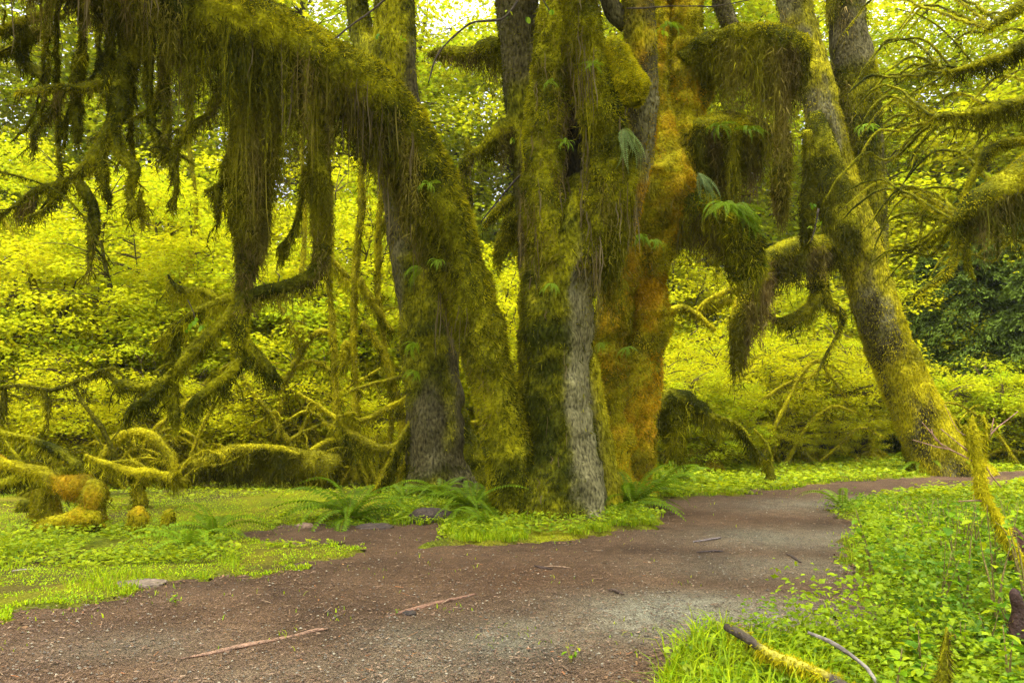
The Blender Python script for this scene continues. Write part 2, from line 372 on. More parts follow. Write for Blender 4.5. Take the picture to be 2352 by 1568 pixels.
P3 = np.stack([X, Y, Z], -1).reshape(-1, 3)
tn = np.clip(fbm(np.stack([P3[:, 0] * .9, P3[:, 1] * .9, P3[:, 2] * 0], -1), 21) * 2 - .4, 0, 1); ty = np.clip(fbm(P3 * np.array([2, 2, 0]), 22) * 2 - .6, 0, 1)
gc = lerp(SOIL, lerp(TURF * .7, TURFY * .75, ty), np.clip(.12 + .7 * tn - .25 * (vnoise(P3 * np.array([7, 7, 0]), 23) - .3), 0, 1))
g.add(P3, gc, None, np.stack([i * nx + j, i * nx + j + 1, (i + 1) * nx + j + 1, (i + 1) * nx + j], -1).reshape(-1, 4))
M_GROUND = solid_mat('forest_floor', 1.0, 1.0, 45.0, .05, .55, 1.4)
o = g.obj('ground', M_GROUND, smooth=True); o['kind'] = 'structure'
# path sheet with ragged edge
cs = .05; cx_ = np.arange(-10, 17, cs); cy_ = np.arange(2.25, 19.5, cs)
XX, YY = np.meshgrid(cx_ + cs / 2, cy_ + cs / 2); inside = path_mask(XX, YY)
vx = np.concatenate([cx_, [cx_[-1] + cs]]); vy = np.concatenate([cy_, [cy_[-1] + cs]]); nx = len(vx)
ii, jj = np.nonzero(inside); Q = np.stack([ii * nx + jj, ii * nx + jj + 1, (ii + 1) * nx + jj + 1, (ii + 1) * nx + jj], -1)
used, inv = np.unique(Q.ravel(), return_inverse=True); Q = inv.reshape(-1, 4)
VX = vx[used % nx]; VY = vy[used // nx]
PATCH = [(1600, 1405, .62, 1.0), (1500, 1440, .5, .6), (1130, 1470, .5, .5), (1300, 1440, .5, .4), (1850, 1235, .8, .6), (1780, 1300, .7, .35), (1900, 1160, 1.0, .4), (330, 1480, .4, .25), (950, 1530, .5, .3), (620, 1540, .4, .2)]
def gravel(x, y):
    m = np.zeros_like(x)
    for a, b, r, s in PATCH:
        c = G(a, b); m = np.maximum(m, s * np.exp(-(((x - c[0]) / 1.5) ** 2 + ((y - c[1]) / .8) ** 2) / (r * r)))
    return np.clip(m * (.5 + fbm(np.stack([x * 2.5, y * 2.5, x * 0], -1), 31)), 0, 1)
zz = np.stack([VX, VY, VX * 0], -1)
VZ = .010 * (fbm(zz * 2.5, 33) - .5) + .008 * (vnoise(zz * 11, 34) - .5)
gm = gravel(VX, VY); pn = fbm(zz * 1.6, 35); pr = np.clip(fbm(zz * .7, 36) * 2.4 - .9, 0, 1)
pc = lerp(np.array([.080, .046, .023]), np.array([.160, .095, .049]), np.clip(pn * 1.6 - .3, 0, 1)); pc = lerp(pc, np.array([.15, .078, .034]), pr * .4)
pc = lerp(pc, np.array([.30, .285, .19]), gm)
wet = np.clip(fbm(zz * 1.1, 37) * 3 - 1.75, 0, 1); pc = pc * (1 - .3 * wet[:, None])
g = Geo(); g.add(np.stack([VX, VY, VZ], -1), pc, None, Q)
# damp, fine-grained surface
m, t, out = mat_new('path_soil')
at = nd(t, 'ShaderNodeAttribute', attribute_name='Col'); tc = nd(t, 'ShaderNodeTexCoord')
c1, nz1 = noise_mul(t, at.outputs['Color'], 70.0, .42, 1.65, tc.outputs['Object'])
c2, nz2 = noise_mul(t, c1, 7.0, .8, 1.2, tc.outputs['Object'])
vo = nd(t, 'ShaderNodeTexVoronoi', i_Scale=85.0); t.links.new(tc.outputs['Object'], vo.inputs['Vector'])
mr = nd(t, 'ShaderNodeMapRange', i_1=.0, i_2=.7, i_3=1.35, i_4=.55); t.links.new(vo.outputs['Distance'], mr.inputs[0])
mm = nd(t, 'ShaderNodeMix', data_type='RGBA', blend_type='MULTIPLY'); mm.inputs[0].default_value = 1; t.links.new(c2, mm.inputs[6]); t.links.new(mr.outputs[0], mm.inputs[7])
p = nd(t, 'ShaderNodeBsdfPrincipled', i_Roughness=.8); p.inputs['Specular IOR Level'].default_value = .15
t.links.new(mm.outputs[2], p.inputs['Base Color'])
ad = nd(t, 'ShaderNodeMath', operation='SUBTRACT'); t.links.new(nz1.outputs['Fac'], ad.inputs[0]); t.links.new(vo.outputs['Distance'], ad.inputs[1])
b = nd(t, 'ShaderNodeBump', i_Strength=.9, i_Distance=.02); t.links.new(ad.outputs[0], b.inputs['Height']); t.links.new(b.outputs[0], p.inputs['Normal'])
t.links.new(p.outputs[0], out.inputs[0]); M_PATH = m
o = g.obj('path', M_PATH, smooth=True); o['kind'] = 'structure'

def path_pts(k, rng, far=19.0):
    pts = np.zeros((0, 2))
    while len(pts) < k:
        y = 3.6 + (far - 3.6) * rng.random(k * 2) ** 1.9; x = rng.uniform(-.75, .75, k * 2) * y + rng.uniform(-.5, .5, k * 2)
        m_ = path_mask(x, y); pts = np.concatenate([pts, np.stack([x, y], -1)[m_]])
    return pts[:k]
# chips, needles and grit lying on the path
rng = rng_(5); g = Geo()
k = 26000; P = path_pts(k, rng); a = rng.uniform(0, 2 * np.pi, k); L = rng.uniform(.008, .034, k) * (1 + (rng.random(k) < .05) * 1.6); w = rng.uniform(.003, .009, k)
d = np.stack([np.cos(a), np.sin(a), rng.normal(0, .12, k)], -1) * L[:, None] / 2; sd = np.stack([-np.sin(a), np.cos(a), rng.normal(0, .3, k)], -1) * w[:, None] / 2
c = np.concatenate([P, np.full((k, 1), .011)], 1) + np.stack([a * 0, a * 0, rng.uniform(0, .006, k)], -1)
V = np.stack([c - d - sd, c + d - sd, c + d * 1.1 + sd, c - d + sd], 1)
t_ = rng.random(k); C = lerp(np.array([.05, .028, .016]), np.array([.16, .095, .052]), t_); C[rng.random(k) < .10] = (.24, .16, .095); C[rng.random(k) < .03] = (.20, .08, .025)
g.add(V.reshape(-1, 3), np.repeat(C, 4, 0), None, np.arange(4 * k).reshape(-1, 4))
k = 14000; P = path_pts(k * 2, rng); q = rng.random(len(P)) < (.12 + .88 * gravel(P[:, 0], P[:, 1])); P = P[q][:k]; k = len(P)
r = rng.uniform(.004, .011, k); oc = np.array([[1, 0, 0], [0, 1, 0], [-1, 0, 0], [0, -1, 0], [0, 0, .7], [0, 0, -.6]])
V = np.concatenate([P, np.full((k, 1), .008)], 1)[:, None] + oc[None] * r[:, None, None] * rng.uniform(.6, 1.4, (k, 6, 1))
ft = np.array([[0, 1, 4], [1, 2, 4], [2, 3, 4], [3, 0, 4]]); T = (np.arange(k) * 6)[:, None, None] + ft[None]
C = lerp(np.array([.07, .06, .045]), np.array([.27, .24, .165]), rng.random(k) ** 2)
g.add(V.reshape(-1, 3), np.repeat(C, 6, 0), T.reshape(-1, 3))
y = 4 + 12 * rng.random(60000) ** 1.5; x = rng.uniform(-.75, .75, 60000) * y; a = rng.uniform(0, 6.28, 60000); d_ = rng.uniform(.05, .45, 60000); q = path_mask(x, y) & ~path_mask(x + np.cos(a) * d_, y + np.sin(a) * d_)
x, y = x[q], y[q]; k = len(x); a = rng.uniform(0, 6.28, k); L = rng.uniform(.012, .045, k); c = np.stack([x, y, np.full(k, .014)], -1); d = np.stack([np.cos(a), np.sin(a), rng.normal(0, .2, k)], -1) * L[:, None] / 2; sd = np.stack([-np.sin(a), np.cos(a), rng.normal(0, .4, k)], -1) * (L * rng.uniform(.2, .6, k))[:, None] / 2
g.add(np.stack([c - d, c + sd, c + d, c - sd], 1).reshape(-1, 3), np.repeat(lerp([.07, .035, .016], [.24, .13, .05], rng.random(k)), 4, 0), None, np.arange(4 * k).reshape(-1, 4))
o = g.obj('path_litter', M_STONE, kind='stuff'); tag(o, 'wood chips, needles and grit strewn over the brown path', 'litter')

# turf: grass blades and clover leaves beside the path
def off_pts(k, rng, box, ylo, yhi, pw=1.5):
    """points on the ground off the path, dense near the camera; box = (px0, px1) in picture columns"""
    y = ylo + (yhi - ylo) * rng.random(k) ** pw; x = (rng.uniform(*box, k) - CX) / F_PX * y
    m_ = ~path_mask(x, y); return x[m_], y[m_]
def blades(g, x, y, hgt, wid, rng, A, B, lean=.5):
    k = len(x); z = np.maximum(gz(x, y) - .01, -.005); a = rng.uniform(0, 2 * np.pi, k); h = hgt * rng.uniform(.5, 1.4, k); ln = np.stack([np.cos(a), np.sin(a), a * 0], -1)
    sd = np.stack([-np.sin(a), np.cos(a), a * 0], -1) * (wid * rng.uniform(.6, 1.3, k))[:, None] / 2; p0 = np.stack([x, y, z], -1); bend = rng.uniform(.1, lean, k)
    p1 = p0 + ln * (h * bend * .35)[:, None]; p1[:, 2] += h * .6; p2 = p0 + ln * (h * bend)[:, None]; p2[:, 2] += h * (1 - bend * .25)
    V = np.stack([p0 - sd, p0 + sd, p1 + sd * .8, p1 - sd * .8, p2], 1); o_ = (np.arange(k) * 5)[:, None]
    g.add(V.reshape(-1, 3), np.repeat(lerp(A, B, rng.random(k)) * rng.uniform(.8, 1.2, (k, 1)), 5, 0), o_ + np.array([[3, 2, 4]]), o_ + np.array([[0, 1, 2, 3]]))
GA, GB = np.array([.16, .29, .004]), np.array([.36, .42, .006])
def clumpy(x, y, s, f=1.6, thr=.5):
    return fbm(np.stack([x * f, y * f, x * 0], -1), s) > thr
rng = rng_(8); g = Geo()
x, y = off_pts(62000, rng, (-150, 900), 5.0, 12.5, 1.3); q = clumpy(x, y, 50, 1.6, .36); blades(g, x[q], y[q], .024, .011, rng, GA * 1.4, GB * 1.25, 1.6)
x, y = off_pts(7000, rng, (-100, 560), 5.0, 8.5, 1.2); q = clumpy(x, y, 51, 1.2, .54); blades(g, x[q], y[q], .10, .008, rng, GA, GB, .8)
o = g.obj('grass', M_FERN, kind='stuff'); tag(o, 'short bright grass and moss left of the path', 'grass')
g = Geo()
x, y = off_pts(26000, rng, (900, 1560), 8.5, 13.5, 1.2); q = clumpy(x, y, 52, 2.0, .38); blades(g, x[q], y[q], .075, .013, rng, GA, GB, .9)
o = g.obj('grass', M_FERN, kind='stuff'); tag(o, 'fringe of bright grass round the foot of the big maple', 'grass')
g = Geo()
x, y = off_pts(26000, rng, (1480, 2450), 11.5, 20, 1.0); blades(g, x, y, .05, .024, rng, GA * 1.1, GB, .9)
o = g.obj('grass', M_FERN, kind='stuff'); tag(o, 'smooth green verge along the far side of the path', 'grass')
g = Geo()
x, y = off_pts(13000, rng, (1400, 2500), 3.6, 9.0, 1.2); q = (x > .6) & clumpy(x, y, 58, 3.0, .42); blades(g, x[q], y[q], .10, .009, rng, GA, GB, 1.2)
x, y = off_pts(1800, rng, (1380, 1900), 3.7, 5.2, 1.2); q = x > .6; blades(g, x[q], y[q], .18, .011, rng, GA, GB, 1.5)
o = g.obj('grass', M_FERN, kind='stuff'); tag(o, 'long arching grass in the near right corner', 'grass')
def edge_pts(k, rng, ylo, yhi, box, d=.12):
    y = ylo + (yhi - ylo) * rng.random(k) ** 1.4; x = (rng.uniform(*box, k) - CX) / F_PX * y; a = rng.uniform(0, 6.28, k)
    m_ = ~path_mask(x, y) & (path_mask(x + np.cos(a) * d, y + np.sin(a) * d) | path_mask(x - np.cos(a) * d * 2, y - np.sin(a) * d * 2)); return x[m_], y[m_]
g = Geo(); x, y = edge_pts(90000, rng, 4.0, 15, (-300, 2500)); blades(g, x, y, .032, .010, rng, GA, GB, 1.5)
ex, ey = path_pts(30000, rng).T; a = rng.uniform(0, 6.28, len(ex)); d_ = rng.random(len(ex)) ** 2 * .7; q = (ey > 4.5) & ~path_mask(ex + np.cos(a) * d_, ey + np.sin(a) * d_) & clumpy(ex, ey, 59, 3.5, .5); blades(g, ex[q], ey[q], .03, .010, rng, GA, GB, 1.5)
x, y = path_pts(2500, rng).T; q = (y > 5) & clumpy(x, y, 57, 2.2, .64); blades(g, x[q], y[q], .035, .009, rng, GA, GB, 1.2)
o = g.obj('grass', M_FERN, kind='stuff'); tag(o, 'thin ragged fringe of tiny blades along the path edges', 'grass')
def clover(g, x, y, h, size, rng, mix=.5):
    k = len(x); P = np.stack([x, y, gz(x, y) + h * rng.uniform(.3, 1.2, k)], -1); N = rng.normal(0, .3, (k, 3)); N[:, 2] += 1
    leaves(g, P, N, size * rng.uniform(.6, 1.3, k), lerp(GB, LD * 1.2, np.clip(mix + rng.normal(0, .25, k), 0, 1)) * rng.uniform(.8, 1.2, (k, 1)), rng, 4, .2)
g = Geo()
x, y = off_pts(20000, rng, (-200, 1050), 7.2, 16, 1.2); q = clumpy(x, y, 54, .9, .54) | (y > 12.5); clover(g, x[q], y[q], .05, .028, rng, .25)
x, y = off_pts(3500, rng, (-100, 560), 7.4, 9.5, 1.0); q = clumpy(x, y, 55, 1.2, .5); clover(g, x[q], y[q], .10, .03, rng, .4)
o = g.obj('clover', M_LEAFG, kind='stuff'); tag(o, 'low clover carpet under the mossy branches on the left', 'ground cover')
g = Geo()
x, y = off_pts(9000, rng, (880, 1560), 8.8, 13, 1.1); clover(g, x, y, .08, .03, rng, .5)
o = g.obj('clover', M_LEAFG, kind='stuff'); tag(o, 'small round leaves sprouting round the big maple foot', 'ground cover')
g = Geo()
x, y = off_pts(9000, rng, (1480, 2520), 3.6, 12, 1.3); q = x > .9; clover(g, x[q], y[q], .10, .03, rng, .75)
x, y = off_pts(11000, rng, (1500, 2500), 12, 21, 1.1); clover(g, x, y, .10, .05, rng, .3)
o = g.obj('clover', M_LEAFG, kind='stuff'); tag(o, 'leafy ground cover right of the path', 'ground cover')

# ------------------------------------------------------------------ mossy trees
class Tree:
    """one tree: Empty at its foot; limbs, moss coat and hanging moss are its parts"""
    def __init__(self, name, label, cat, foot, group=None):
        self.e = thing(name, label, cat, foot, 0, group); self.tubes = {}
    def limb(self, name, spec, mat=None, n=18, step=.08, lump=.14, lf=2.2, ridge=0., s=0, colf=None, wob=0.0, part='trunk', kind='olive', cush=0.0):
        T = tube(px(spec), n, step, lump, lf, ridge, s, wob, cush); self.tubes[name] = T
        V = T.V.reshape(-1, 3); c = colf(V, T.N.reshape(-1, 3)) if colf else moss_col(V, rng_(s), kind, s % 7) * .8
        g = Geo(); tube_geo(g, T, c); g.obj(part, mat or M_UNDER, self.e, smooth=True); return T
    def coat(self, items, mat=None, name='moss_coat', seed=1):
        g = Geo(); rng = rng_(seed)
        for T, dens, kw in items: fur(g, T, dens, rng=rng, **kw)
        if g.n: g.obj(name, mat or M_MOSS, self.e, kind='stuff')
    def hang(self, fn, name='hanging_moss', seed=1):
        g = Geo(); fn(g, rng_(seed))
        if g.n: g.obj(name, M_STRAND, self.e, kind='stuff')
def side_twigs(t, tubes, per, seed, kind='olive', lmax=.45, name='twig'):
    """fine mossy side shoots"""
    rng = rng_(seed); g = Geo(); gf_ = Geo(); gh = Geo()
    for T in tubes:
        k = max(2, int(per * np.linalg.norm(np.diff(T.c, axis=0), axis=1).sum()))
        for q in range(k):
            i = rng.integers(max(1, T.m // 5), T.m); p0 = T.c[i]; d = unit(np.cross(T.tg[i], rng.normal(0, 1, 3)) + T.tg[i] * .6 + np.array([0, 0, -.35])); L = rng.uniform(.12, lmax); r = min(T.r[i] * .5, rng.uniform(.006, .014))
            p1 = p0 + d * L * .5 + rng.normal(0, .03, 3); p2 = p1 + unit(d + np.array([0, 0, -.7]) + rng.normal(0, .35, 3)) * L * .5
            U = tube([(*p0, r), (*p1, r * .8), (*p2, r * .3)], 5, .06, .3, 8, 0, seed + q, .03)
            V = U.V.reshape(-1, 3); tube_geo(g, U, moss_col(V, rng, kind) * .7); fur(gf_, U, 5200, .035, .013, kind, rng); drape(gh, U, 14, lambda t_: .12, rng, 'dark', .014, .4, seed + q, 0, 1, 9, 3)
    for gg, nm, mt in ((g, name, M_UNDER), (gf_, 'moss_coat', M_MOSS), (gh, 'hanging_moss', M_STRAND)):
        if gg.n: gg.obj(nm, mt, t.e, smooth=gg is g, kind='stuff')
def barkcol(s=0, lich=.5):
    def f(V, N):
        n = fbm(V * np.array([5, 5, 1.2]), 90 + s); l = np.clip(fbm(V * np.array([4, 4, 1.6]), 95 + s) * 3 - 1.35, 0, 1) * lich
        return lerp(lerp(BARKC * .6, BARKC * 1.5, n), LICHEN, l)
    return f

# --- the big maple in the middle
foot = G(1275, 1190); big = Tree('big_mossy_maple', 'huge moss covered maple with many trunks beside the path bend', 'tree', foot)
BD = unit(np.array([.80, -.60, 0.]))
def bark_w(V, N):        # bare bark strip on the right front of the main trunk
    a = sstep(.70, .90, N @ BD + (fbm(V * np.array([4, 4, 1.3]), 77) - .5) * .5)
    return a * sstep(4.2, 3.2, V[:, 2])
def main_col(V, N): return lerp(moss_col(V, rng_(1), 'olive') * .8, lerp(barkcol(3, 1.0)(V, N), LICHEN, .4) * .95, bark_w(V, N))
def mossbark(s_, lich, thr, kind='olive', f=1.5):
    def c_(V, N): return lerp(barkcol(s_, lich)(V, N), moss_col(V, rng_(s_), kind) * .8, sstep(thr - .1, thr + .1, fbm(V * np.array([f, f, f * .6]), s_)))
    return c_
Tm = big.limb('main', [(1285, 1225, 10.4, 128), (1280, 1180, 10.4, 118), (1284, 1100, 10.4, 98), (1284, 1000, 10.4, 82), (1276, 880, 10.4, 78), (1272, 780, 10.4, 80), (1280, 660, 10.4, 80), (1302, 560, 10.42, 80), (1316, 490, 10.55, 66), (1320, 420, 10.75, 34), (1322, 360, 10.9, 14)], M_BARK, 56, .05, .16, 2.0, .10, 1, main_col, cush=.035)
Tf = big.limb('flank', [(1375, 1190, 10.7, 70), (1372, 1120, 10.7, 52), (1360, 1000, 10.8, 44), (1345, 880, 10.8, 38), (1330, 760, 10.8, 30)], M_BARK, 20, .08, .12, 2, .1, 2, lambda V, N: lerp(barkcol(4, .8)(V, N), moss_col(V, rng_(4), 'yellow'), sstep(0, .45, N[:, 0])))
Tl = big.limb('left', [(1200, 1215, 10.3, 80), (1192, 1130, 10.3, 60), (1170, 1020, 10.25, 52), (1137, 900, 10.2, 44), (1110, 790, 10.15, 50), (1074, 670, 10.1, 54), (1034, 555, 10.0, 60), (990, 440, 9.9, 62), (942, 335, 9.8, 64), (872, 242, 9.6, 66), (772, 168, 9.4, 68), (660, 108, 9.2, 72), (530, 50, 9.0, 74), (380, -10, 8.8, 70), (200, -60, 8.5, 64), (-60, -110, 8.2, 52), (-350, -190, 7.9, 38)], M_UNDER, 44, .055, .14, 1.8, .08, 3, cush=.06)
TsL = big.limb('stem_l', [(1285, 600, 10.35, 70), (1256, 500, 10.3, 52), (1245, 400, 10.3, 46), (1252, 280, 10.3, 42), (1272, 150, 10.3, 44), (1290, 20, 10.3, 46), (1300, -120, 10.3, 42), (1330, -420, 10.2, 34), (1300, -800, 10, 24)], M_UNDER, 34, .05, .2, 2.6, .1, 4, part='limb', cush=.06)
TsR = big.limb('stem_r', [(1345, 620, 10.3, 60), (1382, 500, 10.2, 54), (1398, 390, 10.15, 50), (1392, 280, 10.1, 44), (1362, 160, 10.1, 42), (1335, 40, 10.1, 40), (1330, -100, 10.1, 38), (1380, -450, 9.8, 28), (1500, -800, 9.4, 18)], M_UNDER, 34, .05, .2, 2.6, .08, 5, part='limb', cush=.06)
TsB = big.limb('stem_b', [(1262, 640, 10.9, 66), (1240, 480, 11, 52), (1225, 350, 11, 50), (1205, 200, 11, 50), (1190, 40, 11, 50), (1180, -120, 11, 48), (1160, -500, 11.2, 36), (1050, -900, 11.4, 24)], M_BARK, 22, .08, .1, 2, .14, 6, mossbark(6, .25, .55), part='limb')
Tfill = big.limb('cleft_fill', [(1318, 620, 10.75, 50), (1316, 480, 10.8, 46), (1318, 340, 10.8, 42), (1322, 200, 10.8, 36), (1330, 60, 10.8, 30), (1340, -100, 10.8, 28)], M_BARK, 18, .1, .12, 2, .14, 17, lambda V, N: barkcol(17, .1)(V, N) * .45, part='limb')  # added dark backing behind the stems, no real limb; cleft shade in its colour
Tk = big.limb('knob', [(1372, 250, 10.2, 30), (1392, 165, 10.1, 34), (1410, 120, 10.05, 36), (1432, 165, 10.0, 36), (1450, 205, 10.0, 42), (1455, 240, 10.0, 22)], M_UNDER, 16, .05, .25, 4, 0, 7, part='burl')
TsC = big.limb('stem_c', [(1395, 640, 11, 24), (1440, 480, 11, 34), (1470, 330, 11, 38), (1478, 200, 11, 36), (1470, 60, 11, 38), (1465, -100, 11, 36), (1500, -500, 11, 24)], M_BARK, 18, .08, .1, 2, .14, 8, mossbark(8, .7, .55, 'orange'), part='limb')
TsD = big.limb('stem_d', [(1440, 60, 11.1, 20), (1400, 0, 11.1, 22), (1395, -120, 11.1, 22)], M_BARK, 12, .1, .1, 2, .1, 9, barkcol(9, .5), part='limb')
# branch reaching back-left from the rear stem
Tb1 = big.limb('b1', [(1210, 120, 11, 26), (1130, 110, 11.3, 24), (1090, 125, 11.5, 18), (1030, 120, 11.8, 14), (985, 125, 12, 8)], M_UNDER, 12, .07, .3, 4, 0, 10, part='limb')
Tb2 = big.limb('b2', [(1225, 300, 11, 30), (1160, 300, 11, 24), (1110, 340, 11, 14), (1075, 360, 11, 11), (1065, 400, 11, 12), (1075, 450, 11, 8), (1082, 490, 11, 4)], M_UNDER, 12, .06, .3, 4, 0, 11, part='limb')
Tb3 = big.limb('b3', [(1080, 360, 11, 8), (1072, 330, 11, 7), (1074, 315, 11, 5)], M_UNDER, 8, .05, .2, 4, 0, 12, part='limb')
Tb4 = big.limb('b4', [(1215, 440, 11.1, 14), (1170, 460, 11.2, 11), (1130, 500, 11.3, 9), (1110, 520, 11.3, 4)], M_UNDER, 10, .06, .2, 4, 0, 13, part='limb')
Tb5 = big.limb('b5', [(1230, 480, 11.1, 34), (1190, 500, 11.2, 26), (1160, 540, 11.3, 18), (1140, 590, 11.3, 9)], M_UNDER, 12, .06, .25, 3, 0, 14, part='limb')
mask_main = lambda P, N: 1 - .97 * sstep(.25, .75, bark_w(P, N))
low = lambda a, b: (lambda P, N: 1.0 * ((P[:, 2] > a) & (P[:, 2] < b)))
big.coat([(Tm, 2000, dict(L=.045, Wd=.020, kind='olive', mask=mask_main)), (Tm, 1400, dict(L=.05, Wd=.020, kind='dark', mask=mask_main)), (Tf, 1800, dict(L=.05, kind='yellow', mask=lambda P, N: .15 + .85 * sstep(0, .5, N[:, 0] * 1.0)))], seed=11)
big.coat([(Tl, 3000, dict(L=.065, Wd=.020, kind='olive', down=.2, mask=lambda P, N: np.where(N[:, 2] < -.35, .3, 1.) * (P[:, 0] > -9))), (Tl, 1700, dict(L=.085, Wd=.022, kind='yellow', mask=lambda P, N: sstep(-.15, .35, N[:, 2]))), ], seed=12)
big.coat([(TsL, 3000, dict(L=.06, kind='olive', mask=low(-1, 8))), (TsR, 3400, dict(L=.065, kind='olive', mask=low(-1, 8))), (Tk, 4500, dict(L=.06, kind='yellow')), (Tk, 2500, dict(L=.06, kind='olive')), (TsB, 1200, dict(L=.05, kind='dark', mask=low(-1, 8))), (TsC, 1100, dict(L=.05, kind='orange', mask=low(-1, 8)))], seed=13)
big.coat([(t_, 2500, dict(L=.05, kind='yellow' if q > 2 else 'olive')) for q, t_ in enumerate((Tb1, Tb2, Tb3, Tb4, Tb5))], seed=14)
# the long curtain under the arching limb
def prof(keys):
    xs, ys = zip(*keys); return lambda t: float(np.interp(t, xs, ys))
def cur(g, rng):
    L = prof([(0, .03), (.2, .12), (.30, .35), (.42, .85), (.52, 1.20), (.62, 1.2), (.70, 1.1), (.76, .9), (.82, .4), (1, .25)])
    drape(g, Tl, 5200, L, rng, 'brown', .022, -.05, 1, .12, 1.0, 3.5, 5)
    drape(g, Tl, 3600, lambda t: L(t) * .7, rng, 'dark', .026, -.2, 2, .25, 1.0, 2.5, 4)
big.hang(cur, seed=21)
def cur2(g, rng):      # thick beard hanging where the limb bends, and along the trunk side
    drape(g, Tl, 2000, prof([(0, .05), (.2, .18), (.3, .3), (.35, .45), (.5, .4), (1, .2)]), rng, 'brown', .018, -.1, 3, .05, .5, 6, 4)
    drape(g, TsL, 2400, lambda t: .65, rng, 'brown', .018, 2, 4, 0, .62, 6, 4)
    drape(g, TsR, 3200, lambda t: .85, rng, 'brown', .018, 2, 5, 0, .55, 7, 4)
    drape(g, Tm, 900, lambda t: .16, rng, 'olive', .014, 2, 6, .3, 1, 8, 3)
    drape(g, Tb1, 700, prof([(0, .75), (.35, .7), (.5, .35), (1, .1)]), rng, 'brown', .018, .3, 7)
    drape(g, Tb2, 900, prof([(0, .7), (.3, .5), (.5, .25), (1, .06)]), rng, 'brown', .016, .3, 8)
    drape(g, Tb5, 500, lambda t: .35, rng, 'olive', .016, .3, 9); drape(g, Tb4, 160, lambda t: .12, rng, 'olive', .014, .3, 10)
    for T_, k_, l_, q_ in ((TsL, 260, .55, 301), (TsR, 380, .7, 302), (Tm, 120, .25, 303)):
        P_, N_, i_ = samp(T_, k_ * 3, rng); m_ = (vnoise(P_ * np.array([9, 9, 1.2]), q_) > .62) & (P_[:, 2] < 7) & (N_[:, 1] < .3) & (bark_w(P_, N_) < .2); P_, N_ = P_[m_], N_[m_]
        strands(g, P_ + N_ * .05, l_ * rng.uniform(.2, 1.1, len(P_)), .012 * rng.uniform(.5, 1.5, len(P_)), moss_col(P_, rng, 'tan') * .55, rng, 4)
    P_, N_, i_ = samp(Tl, 2600, rng); m_ = (vnoise(P_ * np.array([5, 5, .8]), 305) > .66) & (N_[:, 1] < .1) & (N_[:, 2] < -.1) & (P_[:, 2] > 2.3); P_, N_ = P_[m_], N_[m_]
    strands(g, P_ + N_ * .06, rng.uniform(.2, .9, len(P_)), .012 * rng.uniform(.5, 1.5, len(P_)), moss_col(P_, rng, 'tan') * .42, rng, 4)
    drape(g, TsC, 500, lambda t: .35, rng, 'brown', .016, 2, 11, .2, .9, 8)
big.hang(cur2, seed=22)
# moss columns and low crooked branches hanging below the arch
Y0 = 9.5
hang = [  # (points, seed, strand length)
 [(600, 150, 9.2, 40), (585, 260, 9.3, 50), (572, 350, 9.4, 46), (575, 460, 9.4, 42), (572, 560, 9.5, 30), (562, 640, 9.5, 18), (552, 720, 9.5, 20), (548, 790, 9.5, 19), (550, 840, 9.5, 14)],
 [(735, 230, 9.4, 22), (732, 330, 9.4, 22), (735, 420, 9.4, 24), (738, 520, 9.5, 20), (732, 600, 9.5, 17), (712, 638, 9.5, 15), (660, 655, 9.5, 16), (600, 672, 9.5, 15), (560, 690, 9.5, 14)],
 [(555, 680, 9.5, 14), (520, 685, 9.5, 15), (480, 705, 9.5, 13), (440, 720, 9.5, 11), (415, 740, 9.5, 9), (400, 765, 9.5, 6)],
 [(540, 700, 9.5, 14), (505, 745, 9.4, 17), (455, 790, 9.35, 20), (415, 835, 9.3, 21), (370, 880, 9.3, 22), (320, 890, 9.3, 18), (280, 880, 9.3, 16), (262, 878, 9.3, 8)],
 [(380, 880, 9.3, 20), (340, 915, 9.2, 18), (300, 940, 9.2, 15), (285, 965, 9.2, 6)],
 [(550, 760, 9.5, 16), (575, 800, 9.5, 22), (605, 840, 9.5, 22), (630, 862, 9.5, 18), (645, 872, 9.5, 7)],
 [(552, 830, 9.5, 16), (520, 865, 9.4, 18), (480, 895, 9.35, 18), (445, 925, 9.3, 15), (432, 950, 9.3, 12), (455, 970, 9.3, 5)],
 [(510, 880, 9.4, 12), (498, 862, 9.4, 10), (490, 850, 9.4, 5)],
 [(398, 880, 9.3, 12), (398, 920, 9.3, 14), (402, 960, 9.3, 16), (405, 978, 9.3, 6)],
 [(500, 690, 9.6, 10), (470, 668, 9.7, 12), (425, 668, 9.8, 12), (400, 655, 9.8, 8), (385, 632, 9.8, 4)],
 [(415, 745, 9.5, 7), (395, 790, 9.5, 8), (385, 835, 9.5, 9), (370, 870, 9.5, 4)],
 [(430, 735, 9.5, 7), (395, 755, 9.6, 6), (370, 780, 9.6, 4), (350, 790, 9.6, 2)],
 [(700, 380, 9.5, 6), (690, 480, 9.6, 8), (668, 545, 9.7, 11), (648, 568, 9.8, 13), (646, 600, 9.8, 7)],
]
Ts = []
for q, sp in enumerate(hang): Ts.append(big.limb('h%d' % q, [(a_, b_, c_, d_ * (1 if q < 2 else .68)) for a_, b_, c_, d_ in sp], M_UNDER, 16 if q < 2 else 12, .05, .28, 4.5, 0, 30 + q, wob=.02, part='hanging_branch'))
big.coat([(t_, 3800, dict(L=.05, Wd=.018, kind='olive', mask=lambda P, N: np.where(N[:, 2] < -.3, .5, 1.))) for t_ in Ts], seed=15)
